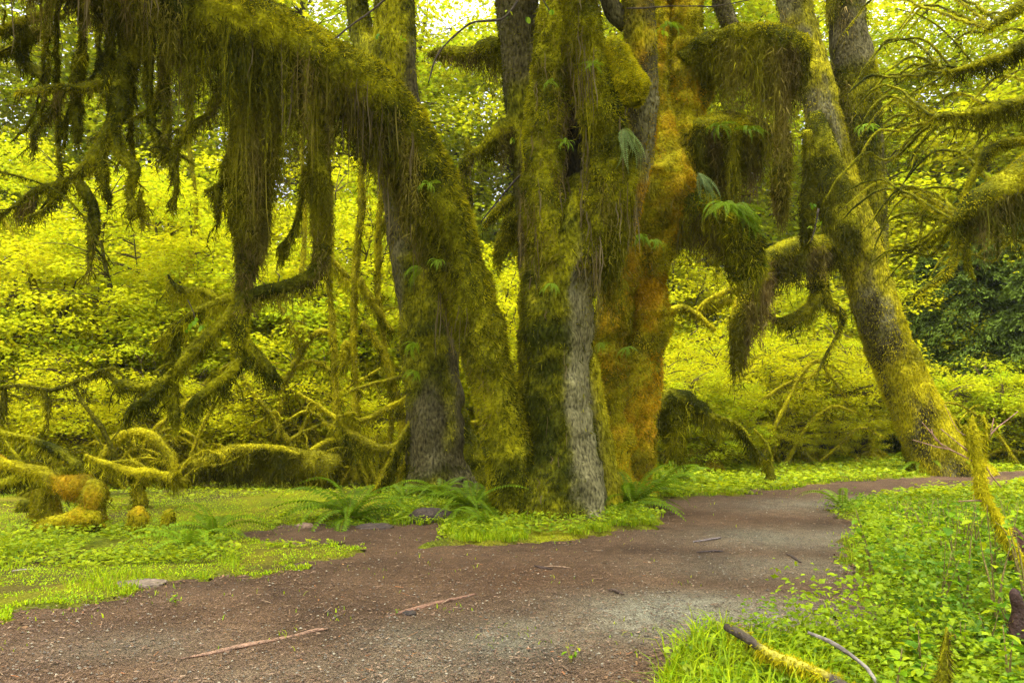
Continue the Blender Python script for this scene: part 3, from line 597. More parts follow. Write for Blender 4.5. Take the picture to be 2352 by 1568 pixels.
def hm(g, rng):
    drape(g, Ts[0], 3400, prof([(0, 1.0), (.3, .9), (.6, .5), (.75, .25), (1, .1)]), rng, 'brown', .02, 2, 12, 0, .8, 7, 5)
    drape(g, Ts[1], 1700, prof([(0, 1.0), (.4, .7), (.6, .3), (.7, .35), (1, .2)]), rng, 'brown', .016, .9, 13, 0, 1, 8, 4)
    for q in range(2, len(Ts)): drape(g, Ts[q], 380, lambda t: .22, rng, 'olive', .014, .1, 14 + q, 0, 1, 9, 3)
big.hang(hm, seed=23)

side_twigs(big, Ts[2:12], 4.5, 2900)
# crown above the frame, shading the trunk and the path
rng = rng_(27); cen = np.stack([rng.uniform(-7, 3.6, 260), rng.uniform(1.0, 11.0, 260), rng.uniform(9.2, 14, 260)], -1)
cen = cen[fbm(cen * .35, 140) > .38]; g = Geo(); sprays(g, cen, 1.0, 46, .12, rng, .4, lobes=3); g.obj('crown', M_LEAF, big.e)
# --- upper left: dangling mossy branchlets of the same maple's far limb
ul = [
 [(310, 60, 9, 20), (300, 150, 9, 14), (250, 188, 9, 12), (150, 203, 9, 9), (40, 212, 9, 5)],
 [(290, 140, 9, 26), (274, 230, 9, 20), (266, 300, 9, 14), (284, 360, 9, 14), (313, 392, 9, 13), (295, 432, 9, 10), (306, 480, 9, 11), (298, 505, 9, 4)],
 [(185, 120, 9.2, 16), (173, 223, 9.2, 12), (180, 288, 9.2, 12), (176, 331, 9.2, 4)],
 [(140, 200, 9.3, 10), (126, 240, 9.3, 10), (108, 274, 9.3, 9), (80, 310, 9.3, 7), (84, 345, 9.3, 3)],
 [(262, 280, 9, 12), (223, 353, 9, 15), (187, 396, 9, 13), (119, 425, 9, 10), (72, 446, 9, 7), (0, 500, 9, 4), (-60, 530, 9, 3)],
 [(232, 320, 9, 11), (234, 396, 9, 11), (248, 450, 9, 8), (252, 470, 9, 3)],
 [(510, 190, 9, 14), (500, 230, 9, 13), (472, 274, 9, 10), (432, 306, 9, 8), (389, 353, 9, 5), (371, 378, 9, 3)],
 [(436, 180, 9, 10), (432, 288, 9, 7), (400, 299, 9, 4)],
 [(408, 320, 9, 7), (400, 388, 9, 9), (403, 432, 9, 6), (396, 486, 9, 3)],
 [(382, 200, 9.1, 8), (386, 288, 9.1, 8), (374, 342, 9.1, 9), (372, 360, 9.1, 3)],
 [(530, 360, 9.4, 10), (516, 388, 9.4, 9), (512, 420, 9.4, 7), (470, 438, 9.4, 4)],
 [(500, 424, 9.4, 6), (504, 470, 9.4, 7), (502, 515, 9.4, 3)],
 [(175, 410, 9, 9), (210, 470, 9, 12), (214, 520, 9, 12), (205, 590, 9, 6), (205, 620, 9, 3)],
 [(120, 60, 9.5, 12), (60, 90, 9.5, 9), (0, 125, 9.5, 8), (-80, 150, 9.5, 6)],
 [(60, 60, 9.4, 16), (50, 130, 9.4, 14), (90, 170, 9.4, 10), (100, 185, 9.4, 3)],
 [(-60, 40, 9.2, 14), (10, 70, 9.2, 12), (85, 35, 9.2, 8), (150, 40, 9.2, 4)],
 [(0, 392, 8.8, 2.2), (122, 432, 8.8, 2.2), (187, 493, 8.8, 2.4), (230, 562, 8.8, 1.6), (262, 610, 8.8, 1.2)],
 [(320, 440, 9.1, 3), (330, 490, 9.1, 6), (345, 492, 9.1, 3)],
 [(80, 450, 9, 5), (60, 470, 9, 7), (30, 480, 9, 4)], [(150, 420, 9, 5), (100, 480, 9, 3), (40, 505, 9, 2)],
]
Tu = [big.limb('u%d' % q, sp, M_UNDER, 10, .05, .35, 6, 0, 60 + q, wob=.03, part='hanging_branch') for q, sp in enumerate(ul)]
big.coat([(t_, 3600, dict(L=.055, Wd=.016, kind='olive' if q else 'yellow')) for q, t_ in enumerate(Tu)], seed=16)
def um(g, rng):
    for q, t_ in enumerate(Tu):
        if q == 16: continue
        drape(g, t_, 260, lambda t: .20, rng, 'dark' if q % 3 else 'brown', .015, .2, 40 + q, 0, 1, 9, 3)
big.hang(um, seed=24)

side_twigs(big, Tu[:16], 4.0, 2950, 'dark')
rng = rng_(2960); Tz = []; uvl = np.array([unW(c_) for c_ in Tl.c])
for q in range(22):      # more dangling branchlets under the far end of the limb
    a, b, Y = rng.uniform(90, 545), rng.uniform(40, 330), rng.uniform(8.6, 10.2); ln = rng.uniform(60, 190); r = rng.uniform(2.5, 7); x1 = rng.normal(0, 22); x2 = x1 + rng.normal(0, 26)
    i_ = int(np.argmin(np.abs(uvl[:, 0] - a))); ux, uy = uvl[i_]
    Tz.append(big.limb('z%d' % q, [(ux, uy + 30, Tl.c[i_][1], r), (a, b, Y, r * 1.2), (a + x1 * .5, b + ln * .35, Y, r), (a + x1, b + ln * .65, Y, r * 1.3), (a + x2, b + ln, Y, r * .4)], M_UNDER, 8, .05, .4, 7, 0, 2961 + q, wob=.05, part='hanging_branch'))
big.coat([(t_, 4200, dict(L=.05, Wd=.016, kind='olive' if q % 3 else 'dark')) for q, t_ in enumerate(Tz)], seed=2970)
big.hang(lambda g, rng: [drape(g, t_, 80, lambda t: .15, rng, 'dark' if q % 2 else 'olive', .014, .3, 2980 + q, 0, 1, 9, 3) for q, t_ in enumerate(Tz)], seed=2971)
side_twigs(big, Tz[::3], 2.5, 3100, 'olive', .35)

# --- grey barked tree behind, left of the big maple
foot = G(1022, 1128); t2 = Tree('grey_barked_maple', 'grey barked maple trunk standing behind the arching limb', 'tree', foot)
T2 = t2.limb('a', [(1025, 1150, 12.8, 112), (1018, 1085, 12.8, 84), (1005, 980, 12.8, 68), (992, 850, 12.8, 62), (975, 700, 12.8, 58), (945, 520, 12.8, 52), (920, 330, 12.8, 50), (905, 150, 12.8, 50), (905, 0, 12.8, 46), (895, -150, 12.8, 44), (880, -600, 12.8, 30)], M_BARK, 30, .08, .12, 1.6, .16, 71, mossbark(11, .3, .45), cush=.03)
T2b = t2.limb('b', [(1075, 1130, 12.8, 52), (1066, 1050, 12.8, 40), (1052, 970, 12.8, 26), (1035, 900, 12.8, 14)], M_UNDER, 20, .08, .2, 2, .1, 72, part='buttress')
T2c = t2.limb('c', [(905, 200, 12.8, 30), (860, 130, 12.9, 34), (835, 90, 13, 30), (820, 0, 13, 26), (815, -120, 13, 24)], M_BARK, 16, .1, .15, 2, .1, 73, mossbark(12, .4, .45), part='limb')
t2.coat([(T2, 1500, dict(L=.06, Wd=.026, kind='olive', mask=lambda P, N: sstep(.36, .56, fbm(P * np.array([1.5, 1.5, .9]), 11)) * sstep(9, 7, P[:, 2]) + .5 * (P[:, 2] < .5))), (T2b, 2200, dict(L=.06, Wd=.026, kind='olive')), (T2c, 1400, dict(L=.06, Wd=.026, kind='olive', mask=lambda P, N: .3 + .7 * (N[:, 0] > 0)))], seed=31)
t2.hang(lambda g, rng: (drape(g, T2, 1900, lambda t: .45, rng, 'brown', .022, 2, 51, .1, .85, 4), drape(g, T2b, 500, lambda t: .25, rng, 'olive', .02, 2, 52)), seed=32)

# --- orange-mossed maple behind on the right
foot = G(1432, 1140); t3 = Tree('orange_mossed_maple', 'maple thick with orange and golden moss right of the big trunk', 'tree', foot)
T3a = t3.limb('a', [(1410, 1160, 12.2, 62), (1405, 1060, 12.2, 50), (1402, 950, 12.2, 48), (1398, 850, 12.2, 44), (1405, 740, 12.2, 40), (1430, 640, 12.2, 44), (1450, 560, 12.2, 48), (1490, 480, 12.1, 62), (1530, 410, 12.1, 62), (1525, 330, 12.1, 34), (1515, 230, 12.2, 26), (1512, 100, 12.3, 24), (1510, -80, 12.3, 22)], M_UNDER, 36, .06, .36, 2.2, .05, 81, kind='orange', cush=.075)
T3b = t3.limb('b', [(1450, 1150, 12.3, 50), (1452, 1040, 12.3, 40), (1458, 920, 12.3, 46), (1478, 800, 12.3, 44), (1488, 720, 12.3, 46), (1482, 640, 12.3, 44), (1505, 540, 12.3, 56), (1555, 440, 12.3, 54), (1572, 340, 12.3, 46), (1572, 230, 12.3, 40), (1570, 120, 12.3, 40), (1572, 0, 12.3, 36), (1576, -140, 12.3, 34), (1590, -500, 12.3, 26)], M_UNDER, 36, .06, .36, 2.2, .05, 82, kind='orange', cush=.075)
T3c = t3.limb('c', [(1575, 140, 12.2, 28), (1620, 105, 12, 26), (1690, 95, 11.8, 34), (1760, 100, 11.6, 40), (1820, 125, 11.5, 42), (1845, 150, 11.5, 20)], M_UNDER, 20, .07, .25, 3, 0, 83, part='limb', cush=.06)
T3d = t3.limb('d', [(1585, 330, 12.2, 34), (1630, 300, 12, 36), (1690, 300, 11.9, 36), (1745, 310, 11.8, 28), (1770, 325, 11.8, 12)], M_UNDER, 18, .07, .25, 3, 0, 84, part='limb', cush=.06)
T3e = t3.limb('e', [(1560, 480, 12.2, 34), (1620, 480, 12, 36), (1680, 520, 11.9, 40), (1710, 580, 11.9, 40), (1715, 640, 11.9, 22)], M_UNDER, 18, .07, .25, 3, 0, 85, part='limb', cush=.06)
T3f = t3.limb('f', [(1570, 250, 12.2, 26), (1610, 230, 12.2, 22), (1620, 180, 12.2, 22), (1605, 150, 12.2, 14)], M_UNDER, 14, .06, .25, 3, 0, 86, part='limb')
T3g = t3.limb('g', [(1690, 90, 12.3, 22), (1670, 40, 12.4, 20), (1650, -30, 12.5, 20), (1640, -140, 12.5, 20)], M_BARK, 12, .1, .15, 3, .1, 87, barkcol(14, .4), part='limb')
T3h = t3.limb('h', [(1790, 270, 12.6, 14), (1800, 330, 12.6, 16), (1790, 430, 12.6, 18), (1800, 490, 12.6, 8)], M_UNDER, 12, .1, .25, 3, 0, 88, part='hanging_branch')
T3i = t3.limb('i', [(1855, 300, 12.7, 10), (1858, 400, 12.7, 13), (1850, 520, 12.7, 12), (1845, 560, 12.7, 5)], M_UNDER, 12, .1, .25, 3, 0, 89, part='hanging_branch')
t3.coat([(T3a, 2300, dict(L=.06, Wd=.026, kind='orange')), (T3b, 2300, dict(L=.06, Wd=.026, kind='orange', s=3))], seed=41)
t3.coat([(T3c, 3200, dict(L=.06, Wd=.024, kind='olive')), (T3c, 2200, dict(L=.05, Wd=.024, kind='yellow', mask=lambda P, N: sstep(0, .4, N[:, 2]))), (T3d, 3000, dict(L=.06, Wd=.024, kind='yellow')), (T3e, 2200, dict(L=.09, Wd=.024, kind='green', down=.5)), (T3e, 1800, dict(L=.07, Wd=.024, kind='yellow')), (T3f, 2800, dict(L=.06, Wd=.024, kind='orange')), (T3g, 900, dict(L=.05, Wd=.024, kind='olive')), (T3h, 2200, dict(L=.06, kind='dark')), (T3i, 2200, dict(L=.06, kind='dark'))], seed=42)
def h3(g, rng):
    drape(g, T3c, 2600, prof([(0, .5), (.3, .75), (.7, .95), (.9, 1.25), (1, .8)]), rng, 'brown', .02, .3, 61, .05, 1, 5, 5)
    drape(g, T3d, 2200, prof([(0, .7), (.4, 1.0), (.8, .8), (1, .4)]), rng, 'brown', .022, .3, 62, .05, 1, 5, 5)
    drape(g, T3e, 1800, prof([(0, .6), (.4, .5), (1, .35)]), rng, 'olive', .022, .4, 63, 0, 1, 5, 5)
    drape(g, T3e, 600, prof([(0, .9), (.4, .6), (1, .4)]), rng, 'brown', .022, .4, 64, 0, .5, 5, 5)
    drape(g, T3a, 900, lambda t: .3, rng, 'brown', .02, 2, 65, .1, .8, 6); drape(g, T3b, 900, lambda t: .35, rng, 'brown', .02, 2, 66, .1, .8, 6)
    drape(g, T3h, 900, lambda t: .6, rng, 'brown', .02, 2, 67); drape(g, T3i, 600, lambda t: .5, rng, 'dark', .02, 2, 68)
t3.hang(h3, seed=43)

# --- leaning tree on the right, trunk and its twin
foot = G(2165, 1082); t4 = Tree('leaning_maple', 'leaning maple with lichened grey bark and golden moss at the path edge', 'tree', foot)
def lean_col(V, N): return lerp(moss_col(V, rng_(21), 'yellow') * .8, barkcol(21, .8)(V, N), sstep(.42, .58, fbm(V * np.array([1.6, 1.6, 1.0]), 23) - .08 + .06 * sstep(1.5, 3.5, V[:, 2]) - .10 * (N[:, 0] > .2)))
T4 = t4.limb('a', [(2195, 1115, 16, 84), (2165, 1060, 16, 68), (2125, 980, 16, 56), (2080, 880, 16, 52), (2032, 770, 16, 48), (2000, 660, 16, 46), (1968, 560, 16, 48), (1940, 460, 16, 42), (1905, 330, 16, 38), (1875, 200, 16, 37), (1840, 80, 16, 36), (1815, -40, 16, 36), (1790, -180, 16, 38), (1740, -500, 16, 26)], M_BARK, 36, .07, .13, 1.2, .08, 91, lean_col, cush=.035)
T4b = t4.limb('b', [(1985, 620, 16.2, 46), (1995, 520, 16.2, 40), (1990, 400, 16.2, 38), (1978, 280, 16.2, 42), (1962, 150, 16.2, 44), (1945, 30, 16.2, 40), (1935, -150, 16.2, 36), (1960, -500, 16.2, 26)], M_BARK, 22, .1, .14, 1.4, .12, 92, mossbark(22, .3, .46), cush=.03)
T4c = t4.limb('c', [(1960, 600, 16, 26), (1890, 565, 15.8, 26), (1830, 570, 15.6, 26), (1770, 600, 15.5, 24), (1735, 645, 15.4, 24), (1705, 710, 15.4, 22), (1695, 770, 15.4, 18), (1690, 810, 15.4, 8)], M_UNDER, 14, .08, .25, 2.4, 0, 93, part='limb')
T4d = t4.limb('d', [(1875, 590, 15.8, 16), (1878, 640, 15.8, 18), (1872, 690, 15.8, 16), (1840, 722, 15.8, 13), (1790, 738, 15.8, 10), (1762, 720, 15.8, 5), (1740, 705, 15.8, 2)], M_UNDER, 12, .07, .25, 3, 0, 94, part='limb')
T4e = t4.limb('e', [(1890, 660, 15.8, 12), (1905, 700, 15.8, 11), (1935, 720, 15.8, 8), (1928, 760, 15.8, 4), (1905, 800, 15.8, 3.5), (1885, 840, 15.8, 3), (1872, 870, 15.8, 2)], M_UNDER, 10, .07, .25, 4, 0, 95, part='limb')
T4f = t4.limb('f', [(1880, 570, 15.8, 8), (1830, 560, 15.9, 7), (1780, 570, 16, 7), (1755, 600, 16, 7), (1735, 650, 16, 4)], M_UNDER, 10, .07, .25, 4, 0, 96, part='limb')
T4g = t4.limb('g', [(1940, 560, 15.9, 40), (1925, 480, 15.8, 38), (1905, 400, 15.8, 36), (1885, 320, 15.8, 30), (1870, 260, 15.8, 18)], M_UNDER, 18, .09, .25, 2.2, 0, 97, part='limb')
t4.coat([(T4, 2000, dict(L=.06, Wd=.03, kind='yellow', mask=lambda P, N: sstep(4.2, 2.2, P[:, 2]) * (.7 + .3 * (N[:, 0] > -.1)) + .8 * (N[:, 0] > .45) * (P[:, 2] < 7.5) * sstep(.35, .6, fbm(P * 1.3, 29)) + .15)), (T4b, 1300, dict(L=.07, Wd=.03, kind='olive', mask=lambda P, N: sstep(.36, .56, fbm(P * np.array([1.5, 1.5, .9]), 22)))), (T4g, 1500, dict(L=.06, Wd=.03, kind='olive', mask=lambda P, N: .5 + 0 * P[:, 0]))], seed=51)
t4.coat([(t_, 2000, dict(L=.06, Wd=.026, kind='yellow')) for t_ in (T4c, T4d, T4e, T4f)], seed=52)
def h4(g, rng):
    drape(g, T4c, 2600, prof([(0, .5), (.3, .7), (.6, .9), (1, .8)]), rng, 'brown', .024, .25, 71, .1, 1, 4, 4)
    drape(g, T4d, 800, prof([(0, .5), (.5, .35), (1, .15)]), rng, 'olive', .022, .3, 72); drape(g, T4e, 300, lambda t: .2, rng, 'olive', .02, .3, 73)
    drape(g, T4, 1500, lambda t: .4, rng, 'brown', .026, 2, 74, .25, .9, 4); drape(g, T4b, 1700, lambda t: .6, rng, 'brown', .026, 2, 75, .1, .9, 4)
    drape(g, T4g, 1400, lambda t: .8, rng, 'dark', .026, 2, 76, 0, 1, 4)
    drape(g, T4, 400, lambda t: .9, rng, 'brown', .024, 2, 77, .78, .9, 4); drape(g, T4b, 500, lambda t: 1.0, rng, 'brown', .024, 2, 78, .7, .85, 4)
t4.hang(h4, seed=53)

# ------------------------------------------------------------------ smaller mossy wood: fallen branches, tangles, stumps
def mossy(name, label, cat, specs, kind='yellow', dens=2400, L=.05, Wd=.022, hang_l=.15, hang_k=200, n=10, lump=.28, seed=0, part='branch', group=None, hkind='olive', foot=None, mat=None, colf=None, mask=None, thin=1.0, tw=0):
    sp0 = specs[0][0]; f = W(*sp0[:3]); f[2] = 0.0
    t = Tree(name, label, cat, f if foot is None else foot, group)
    Ts_ = [t.limb('x%d' % q, [(a_, b_, c_, d_ * thin) for a_, b_, c_, d_ in sp], mat or M_UNDER, n, .06, lump, 4.0, 0, seed + q, colf, wob=.03, part=part, kind=kind) for q, sp in enumerate(specs)]
    if dens: t.coat([(T, dens, dict(L=L, Wd=Wd, kind=kind, s=seed % 7, mask=mask)) for T in Ts_], seed=seed + 1)
    if hang_k: t.hang(lambda g, rng: [drape(g, T, hang_k, lambda q: hang_l, rng, hkind, Wd * .8, .15, seed + q, 0, 1, 7, 3) for q, T in enumerate(Ts_)], seed=seed + 2)
    if tw: side_twigs(t, Ts_, tw, 5000 + seed * 3, kind, .5)
    return t
VM = 13.6
mossy('vine_maple', 'tangle of thin mossy stems standing left of the grey trunk', 'tree', [
 [(818, 1105, VM, 11), (820, 950, VM, 10), (813, 780, VM, 9), (815, 640, VM, 10), (826, 520, VM, 9), (832, 400, VM, 9), (838, 250, VM, 8)],
 [(765, 1100, VM + .3, 8), (772, 950, VM + .3, 8), (768, 800, VM + .3, 9), (757, 640, VM + .3, 8), (760, 520, VM + .3, 6)],
 [(880, 1090, VM, 8), (900, 950, VM, 8), (884, 800, VM, 8), (868, 640, VM, 9), (872, 500, VM, 8), (880, 380, VM, 6)],
 [(826, 640, VM - .3, 8), (855, 690, VM - .3, 9), (885, 740, VM - .3, 7), (905, 760, VM - .3, 4)],
 [(832, 740, VM - .4, 9), (868, 790, VM - .4, 10), (895, 850, VM - .4, 11), (920, 950, VM - .4, 10), (932, 1020, VM - .4, 9), (935, 1080, VM - .4, 11)],
 [(800, 640, VM + .2, 7), (760, 590, VM + .2, 7), (735, 570, VM + .2, 5)],
 [(870, 520, VM, 8), (900, 490, VM, 8), (925, 450, VM, 7), (945, 430, VM, 5)],
 [(815, 800, VM, 8), (795, 790, VM, 13), (790, 830, VM, 10), (780, 850, VM, 4)]], 'yellow', 2200, .05, .024, .22, 320, seed=200, thin=.78, tw=2.2, part='stem')
mossy('fallen_branch', 'golden forked branch arching up behind the low hanging branches', 'branch', [
 [(640, 1010, 14.5, 6), (648, 900, 14.5, 8), (690, 812, 14.5, 9), (720, 768, 14.5, 9), (756, 762, 14.5, 8), (770, 800, 14.5, 5)],
 [(690, 812, 14.5, 8), (668, 750, 14.5, 8), (650, 715, 14.5, 6), (638, 695, 14.5, 3)],
 [(676, 840, 14.5, 7), (720, 830, 14.5, 6), (760, 850, 14.5, 5), (780, 845, 14.5, 3)]], 'yellow', 2400, .05, .024, .12, 120, seed=220, thin=.78, tw=2.2)
mossy('fallen_branch', 'mossy branch sagging to the ground in front of the grey trunk', 'branch', [
 [(775, 950, 12.6, 6), (795, 985, 12.6, 10), (830, 1010, 12.6, 12), (870, 1030, 12.6, 12), (905, 1024, 12.6, 12), (935, 985, 12.6, 11), (950, 960, 12.6, 8)],
 [(905, 1026, 12.6, 10), (898, 1060, 12.6, 10), (872, 1105, 12.6, 11), (862, 1135, 12.6, 10)],
 [(780, 960, 12.6, 5), (800, 950, 12.6, 5), (815, 950, 12.6, 3)]], 'yellow', 2600, .05, .022, .3, 420, seed=240, thin=.78, tw=2.2)
mossy('fallen_branch', 'thin mossy branch reaching the grey trunk from the left', 'branch', [
 [(770, 1000, 13, 6), (800, 975, 13, 7), (860, 955, 13, 8), (920, 920, 13, 7), (945, 905, 13, 6)],
 [(800, 900, 13.1, 4), (850, 882, 13.1, 5), (935, 862, 13.1, 5)]], 'yellow', 2400, .05, .022, .15, 120, seed=250, thin=.78, tw=2.2)
mossy('fallen_branch', 'straight golden stick sloping down right of the hanging branches', 'branch', [
 [(552, 862, 14, 6), (600, 925, 14, 7), (640, 980, 14, 7), (672, 1030, 14, 6), (690, 1080, 14, 6)]], 'yellow', 2400, .05, .022, .1, 80, seed=256, thin=.78, tw=2.2)
mossy('fallen_branch', 'slender yellow stick sloping behind the middle of the fallen log', 'branch', [
 [(505, 920, 14.6, 5), (560, 985, 14.6, 5), (610, 1020, 14.6, 5), (660, 1060, 14.6, 4)]], 'yellow', 2400, .05, .022, .1, 60, seed=258, thin=.78, tw=2.2)
log = mossy('fallen_log', 'long fallen log under shaggy dark moss left of the trees', 'log', [
 [(370, 1100, 13.4, 10), (420, 1082, 13.4, 16), (480, 1062, 13.4, 22), (540, 1052, 13.4, 28), (620, 1052, 13.4, 30), (700, 1062, 13.4, 32), (770, 1078, 13.4, 30), (778, 1082, 13.4, 14)],
 [(500, 1055, 13.3, 10), (560, 1030, 13.2, 9), (640, 1030, 13.2, 9), (690, 1045, 13.2, 6)],
 [(690, 1060, 13.5, 8), (740, 1020, 13.6, 7), (790, 1010, 13.6, 6), (840, 1030, 13.6, 5)]], 'yellow', 2400, .06, .026, .38, 1500, 14, seed=270, part='log', hkind='dark')
mossy('fallen_branch', 'arched mossy branch above the left end of the fallen log', 'branch', [
 [(215, 1110, 12.4, 12), (232, 1055, 12.4, 12), (262, 1012, 12.4, 12), (305, 990, 12.4, 12), (345, 998, 12.4, 13), (380, 1030, 12.4, 13), (402, 1085, 12.4, 12), (405, 1120, 12.4, 10)]], 'yellow', 2600, .05, .022, .14, 260, seed=280, thin=.78, tw=2.2)
mossy('fallen_branch', 'mossy branch sloping down to the right at the left edge', 'branch', [
 [(-40, 985, 11.4, 8), (40, 1000, 11.4, 9), (100, 1020, 11.4, 12), (150, 1048, 11.4, 14), (182, 1075, 11.4, 14), (190, 1120, 11.4, 10)]], 'olive', 2600, .05, .022, .2, 260, seed=284, thin=.78, tw=2.2)
mossy('fallen_branch', 'low mossy branch with short stubs beside the orange mound', 'branch', [
 [(195, 1045, 11, 7), (240, 1065, 11, 10), (300, 1083, 11, 13), (350, 1085, 11, 16), (400, 1098, 11, 11), (430, 1102, 11, 4)],
 [(325, 1090, 11, 16), (318, 1125, 11, 15), (322, 1160, 11, 18)], [(405, 1100, 11, 7), (412, 1085, 11, 6), (400, 1110, 11, 6)],
 [(240, 1065, 11.1, 6), (300, 1060, 11.1, 6), (350, 1085, 11.1, 6)]], 'yellow', 2600, .05, .020, .2, 260, seed=288, thin=.78, tw=2.2)
mossy('mossy_mound', 'orange and golden moss mound on old wood at the left edge', 'stump', [
 [(-60, 1035, 9.9, 12), (20, 1062, 9.8, 14), (90, 1085, 9.7, 17), (150, 1108, 9.6, 26), (205, 1120, 9.5, 34), (228, 1140, 9.4, 26)],
 [(222, 1105, 9.4, 16), (218, 1140, 9.3, 30), (215, 1175, 9.3, 32), (228, 1205, 9.3, 22)],
 [(70, 1222, 9.2, 10), (110, 1205, 9.2, 22), (170, 1192, 9.2, 26), (232, 1190, 9.2, 20)],
 [(95, 1120, 9.8, 26), (105, 1160, 9.8, 34), (112, 1205, 9.8, 38)]], 'orange', 3400, .05, .018, .14, 400, 20, .55, seed=300, part='log', hkind='olive', tw=3.0, thin=.8)
for q, (a, b, r, lab) in enumerate([(318, 1182, 20, 'low orange moss hump between the golden mound and the fern'), (388, 1178, 11, 'knobbly orange moss stub left of the sunny moss patch')]):
    mossy('mossy_stump', lab, 'stump', [[(a - 6, b + 32, 9.2, r * 1.1), (a, b, 9.2, r), (a + 4, b - r * .6, 9.2, r * .6), (a + 6, b - r, 9.2, r * .25)]], 'orange', 4000, .045, .018, .06, 200, 18, .6, seed=320 + q, part='stump')
mossy('fallen_branch', 'dark bare stick leaning among the leaves at far left', 'branch', [
 [(170, 885, 11.8, 3.5), (198, 935, 11.8, 5), (235, 985, 11.8, 6), (262, 1040, 11.8, 6), (268, 1100, 11.8, 5)]], 'dark', 1500, .03, .016, .06, 40, seed=330)
mossy('fallen_branch', 'drooping twiggy branch with dark moss tufts at left edge', 'branch', [
 [(-60, 900, 10.6, 6), (40, 885, 10.6, 6), (120, 895, 10.6, 6), (190, 870, 10.6, 6), (260, 845, 10.6, 5), (290, 880, 10.6, 3)],
 [(95, 890, 10.6, 5), (112, 925, 10.6, 8), (108, 955, 10.6, 3)], [(10, 890, 10.6, 6), (8, 940, 10.6, 9), (4, 970, 10.6, 3)], [(205, 865, 10.6, 5), (235, 850, 10.6, 9), (262, 870, 10.6, 7), (285, 900, 10.6, 4)]], 'dark', 2200, .05, .018, .12, 120, seed=334, thin=.78, tw=2.2)
mossy('fallen_branch', 'greenish branch crossing low behind the orange mound', 'branch', [
 [(-50, 1120, 11.5, 8), (40, 1100, 11.5, 10), (60, 1080, 11.5, 10), (20, 1050, 11.5, 6)], [(60, 1150, 10.8, 14), (50, 1180, 10.8, 14), (40, 1215, 10.8, 16)]], 'olive', 2400, .05, .02, .2, 200, seed=338)
for q, (lab, sps) in enumerate([
 ('thin golden stick lying across the clearing left of the log', [[(430, 1020, 15.5, 4), (520, 1010, 15.5, 4), (640, 1000, 15.5, 4), (740, 1000, 15.5, 3)]]),
 ('crooked pale stick rising behind the hanging branches', [[(395, 1040, 15, 4), (400, 960, 15, 5), (470, 880, 15, 5), (540, 830, 15, 4), (600, 800, 15, 3)]]),
 ('slim upright mossy sapling behind the curtain of moss', [[(700, 1080, 15.5, 6), (705, 900, 15.5, 6), (690, 700, 15.5, 6), (700, 500, 15.5, 5), (690, 300, 15.5, 4)]]),
 ('slanting mossy sapling behind the low crooked branches', [[(480, 1080, 15.8, 7), (440, 900, 15.8, 6), (420, 700, 15.8, 6), (450, 500, 15.8, 5), (430, 300, 15.8, 4)]]),
 ('mossy sapling at the left among pale maple leaves', [[(150, 1080, 15.5, 7), (120, 900, 15.5, 6), (95, 700, 15.5, 5), (40, 560, 15.5, 4), (-10, 480, 15.5, 3)]])]):
    mossy('sapling' if 'sapling' in lab else 'fallen_branch', lab, 'sapling' if 'sapling' in lab else 'branch', sps, 'yellow', 1800, .05, .024, .14, 120, 8, seed=342 + 4 * q, part='stem')

# brushwood: crooked thin mossy branches lying and leaning in heaps
def brush(label, box, Y, k, seed, kind='yellow'):
    rng = rng_(seed); sps = []
    for q in range(k):
        a, y_ = rng.uniform(*box), Y + rng.uniform(-.7, .7); b0 = CY + F_PX * math.tan(math.atan(CAM_H / y_) + PITCH) - 6; ln = rng.uniform(70, 240); sg = rng.choice([-1, 1]); up = rng.uniform(.1, 1.5); r = rng.uniform(2, 5.5)
        sps.append([(a, b0 + 6, y_, r), (a + sg * ln * .3, b0 - ln * up * .5 + rng.normal(0, 8), y_, r * .9), (a + sg * ln * .65, b0 - ln * up * .8 + rng.normal(0, 12), y_ + rng.normal(0, .2), r * .8), (a + sg * ln, b0 - ln * up * rng.uniform(.45, 1.0), y_ + rng.normal(0, .3), r * .4)])
    return mossy('brushwood', label, 'brushwood', sps, kind, 2600, .045, .02, .14, 70, 7, .3, seed=seed, group='heaps of mossy brushwood', tw=1.2)
for q, (lab, bx, Y, k, kd) in enumerate([('brushwood heap at the left edge behind the orange mound', (-60, 120), 12.6, 15, 'olive'), ('brushwood under the dark leaning stick', (120, 300), 13.4, 18, 'yellow'), ('brushwood inside and right of the arched branch', (280, 430), 13.8, 18, 'yellow'), ('brushwood behind the middle of the fallen log', (430, 620), 14.6, 20, 'yellow'), ('brushwood behind the right end of the fallen log', (620, 800), 14.4, 20, 'yellow'), ('brushwood between the thin stems and the grey trunk', (780, 940), 13.6, 16, 'yellow'),
    ('brushwood right of the orange trunk foot', (1500, 1640), 16, 6, 'yellow'), ('brushwood under the golden shrubs left of the thin stem', (1620, 1780), 17, 6, 'yellow'), ('brushwood under the golden shrubs right of the thin stem', (1780, 1960), 17.6, 6, 'yellow'), ('brushwood behind the crooked golden sapling', (2180, 2360), 17.4, 6, 'yellow')]):
    brush(lab, bx, Y, k, 1300 + 20 * q, kd)
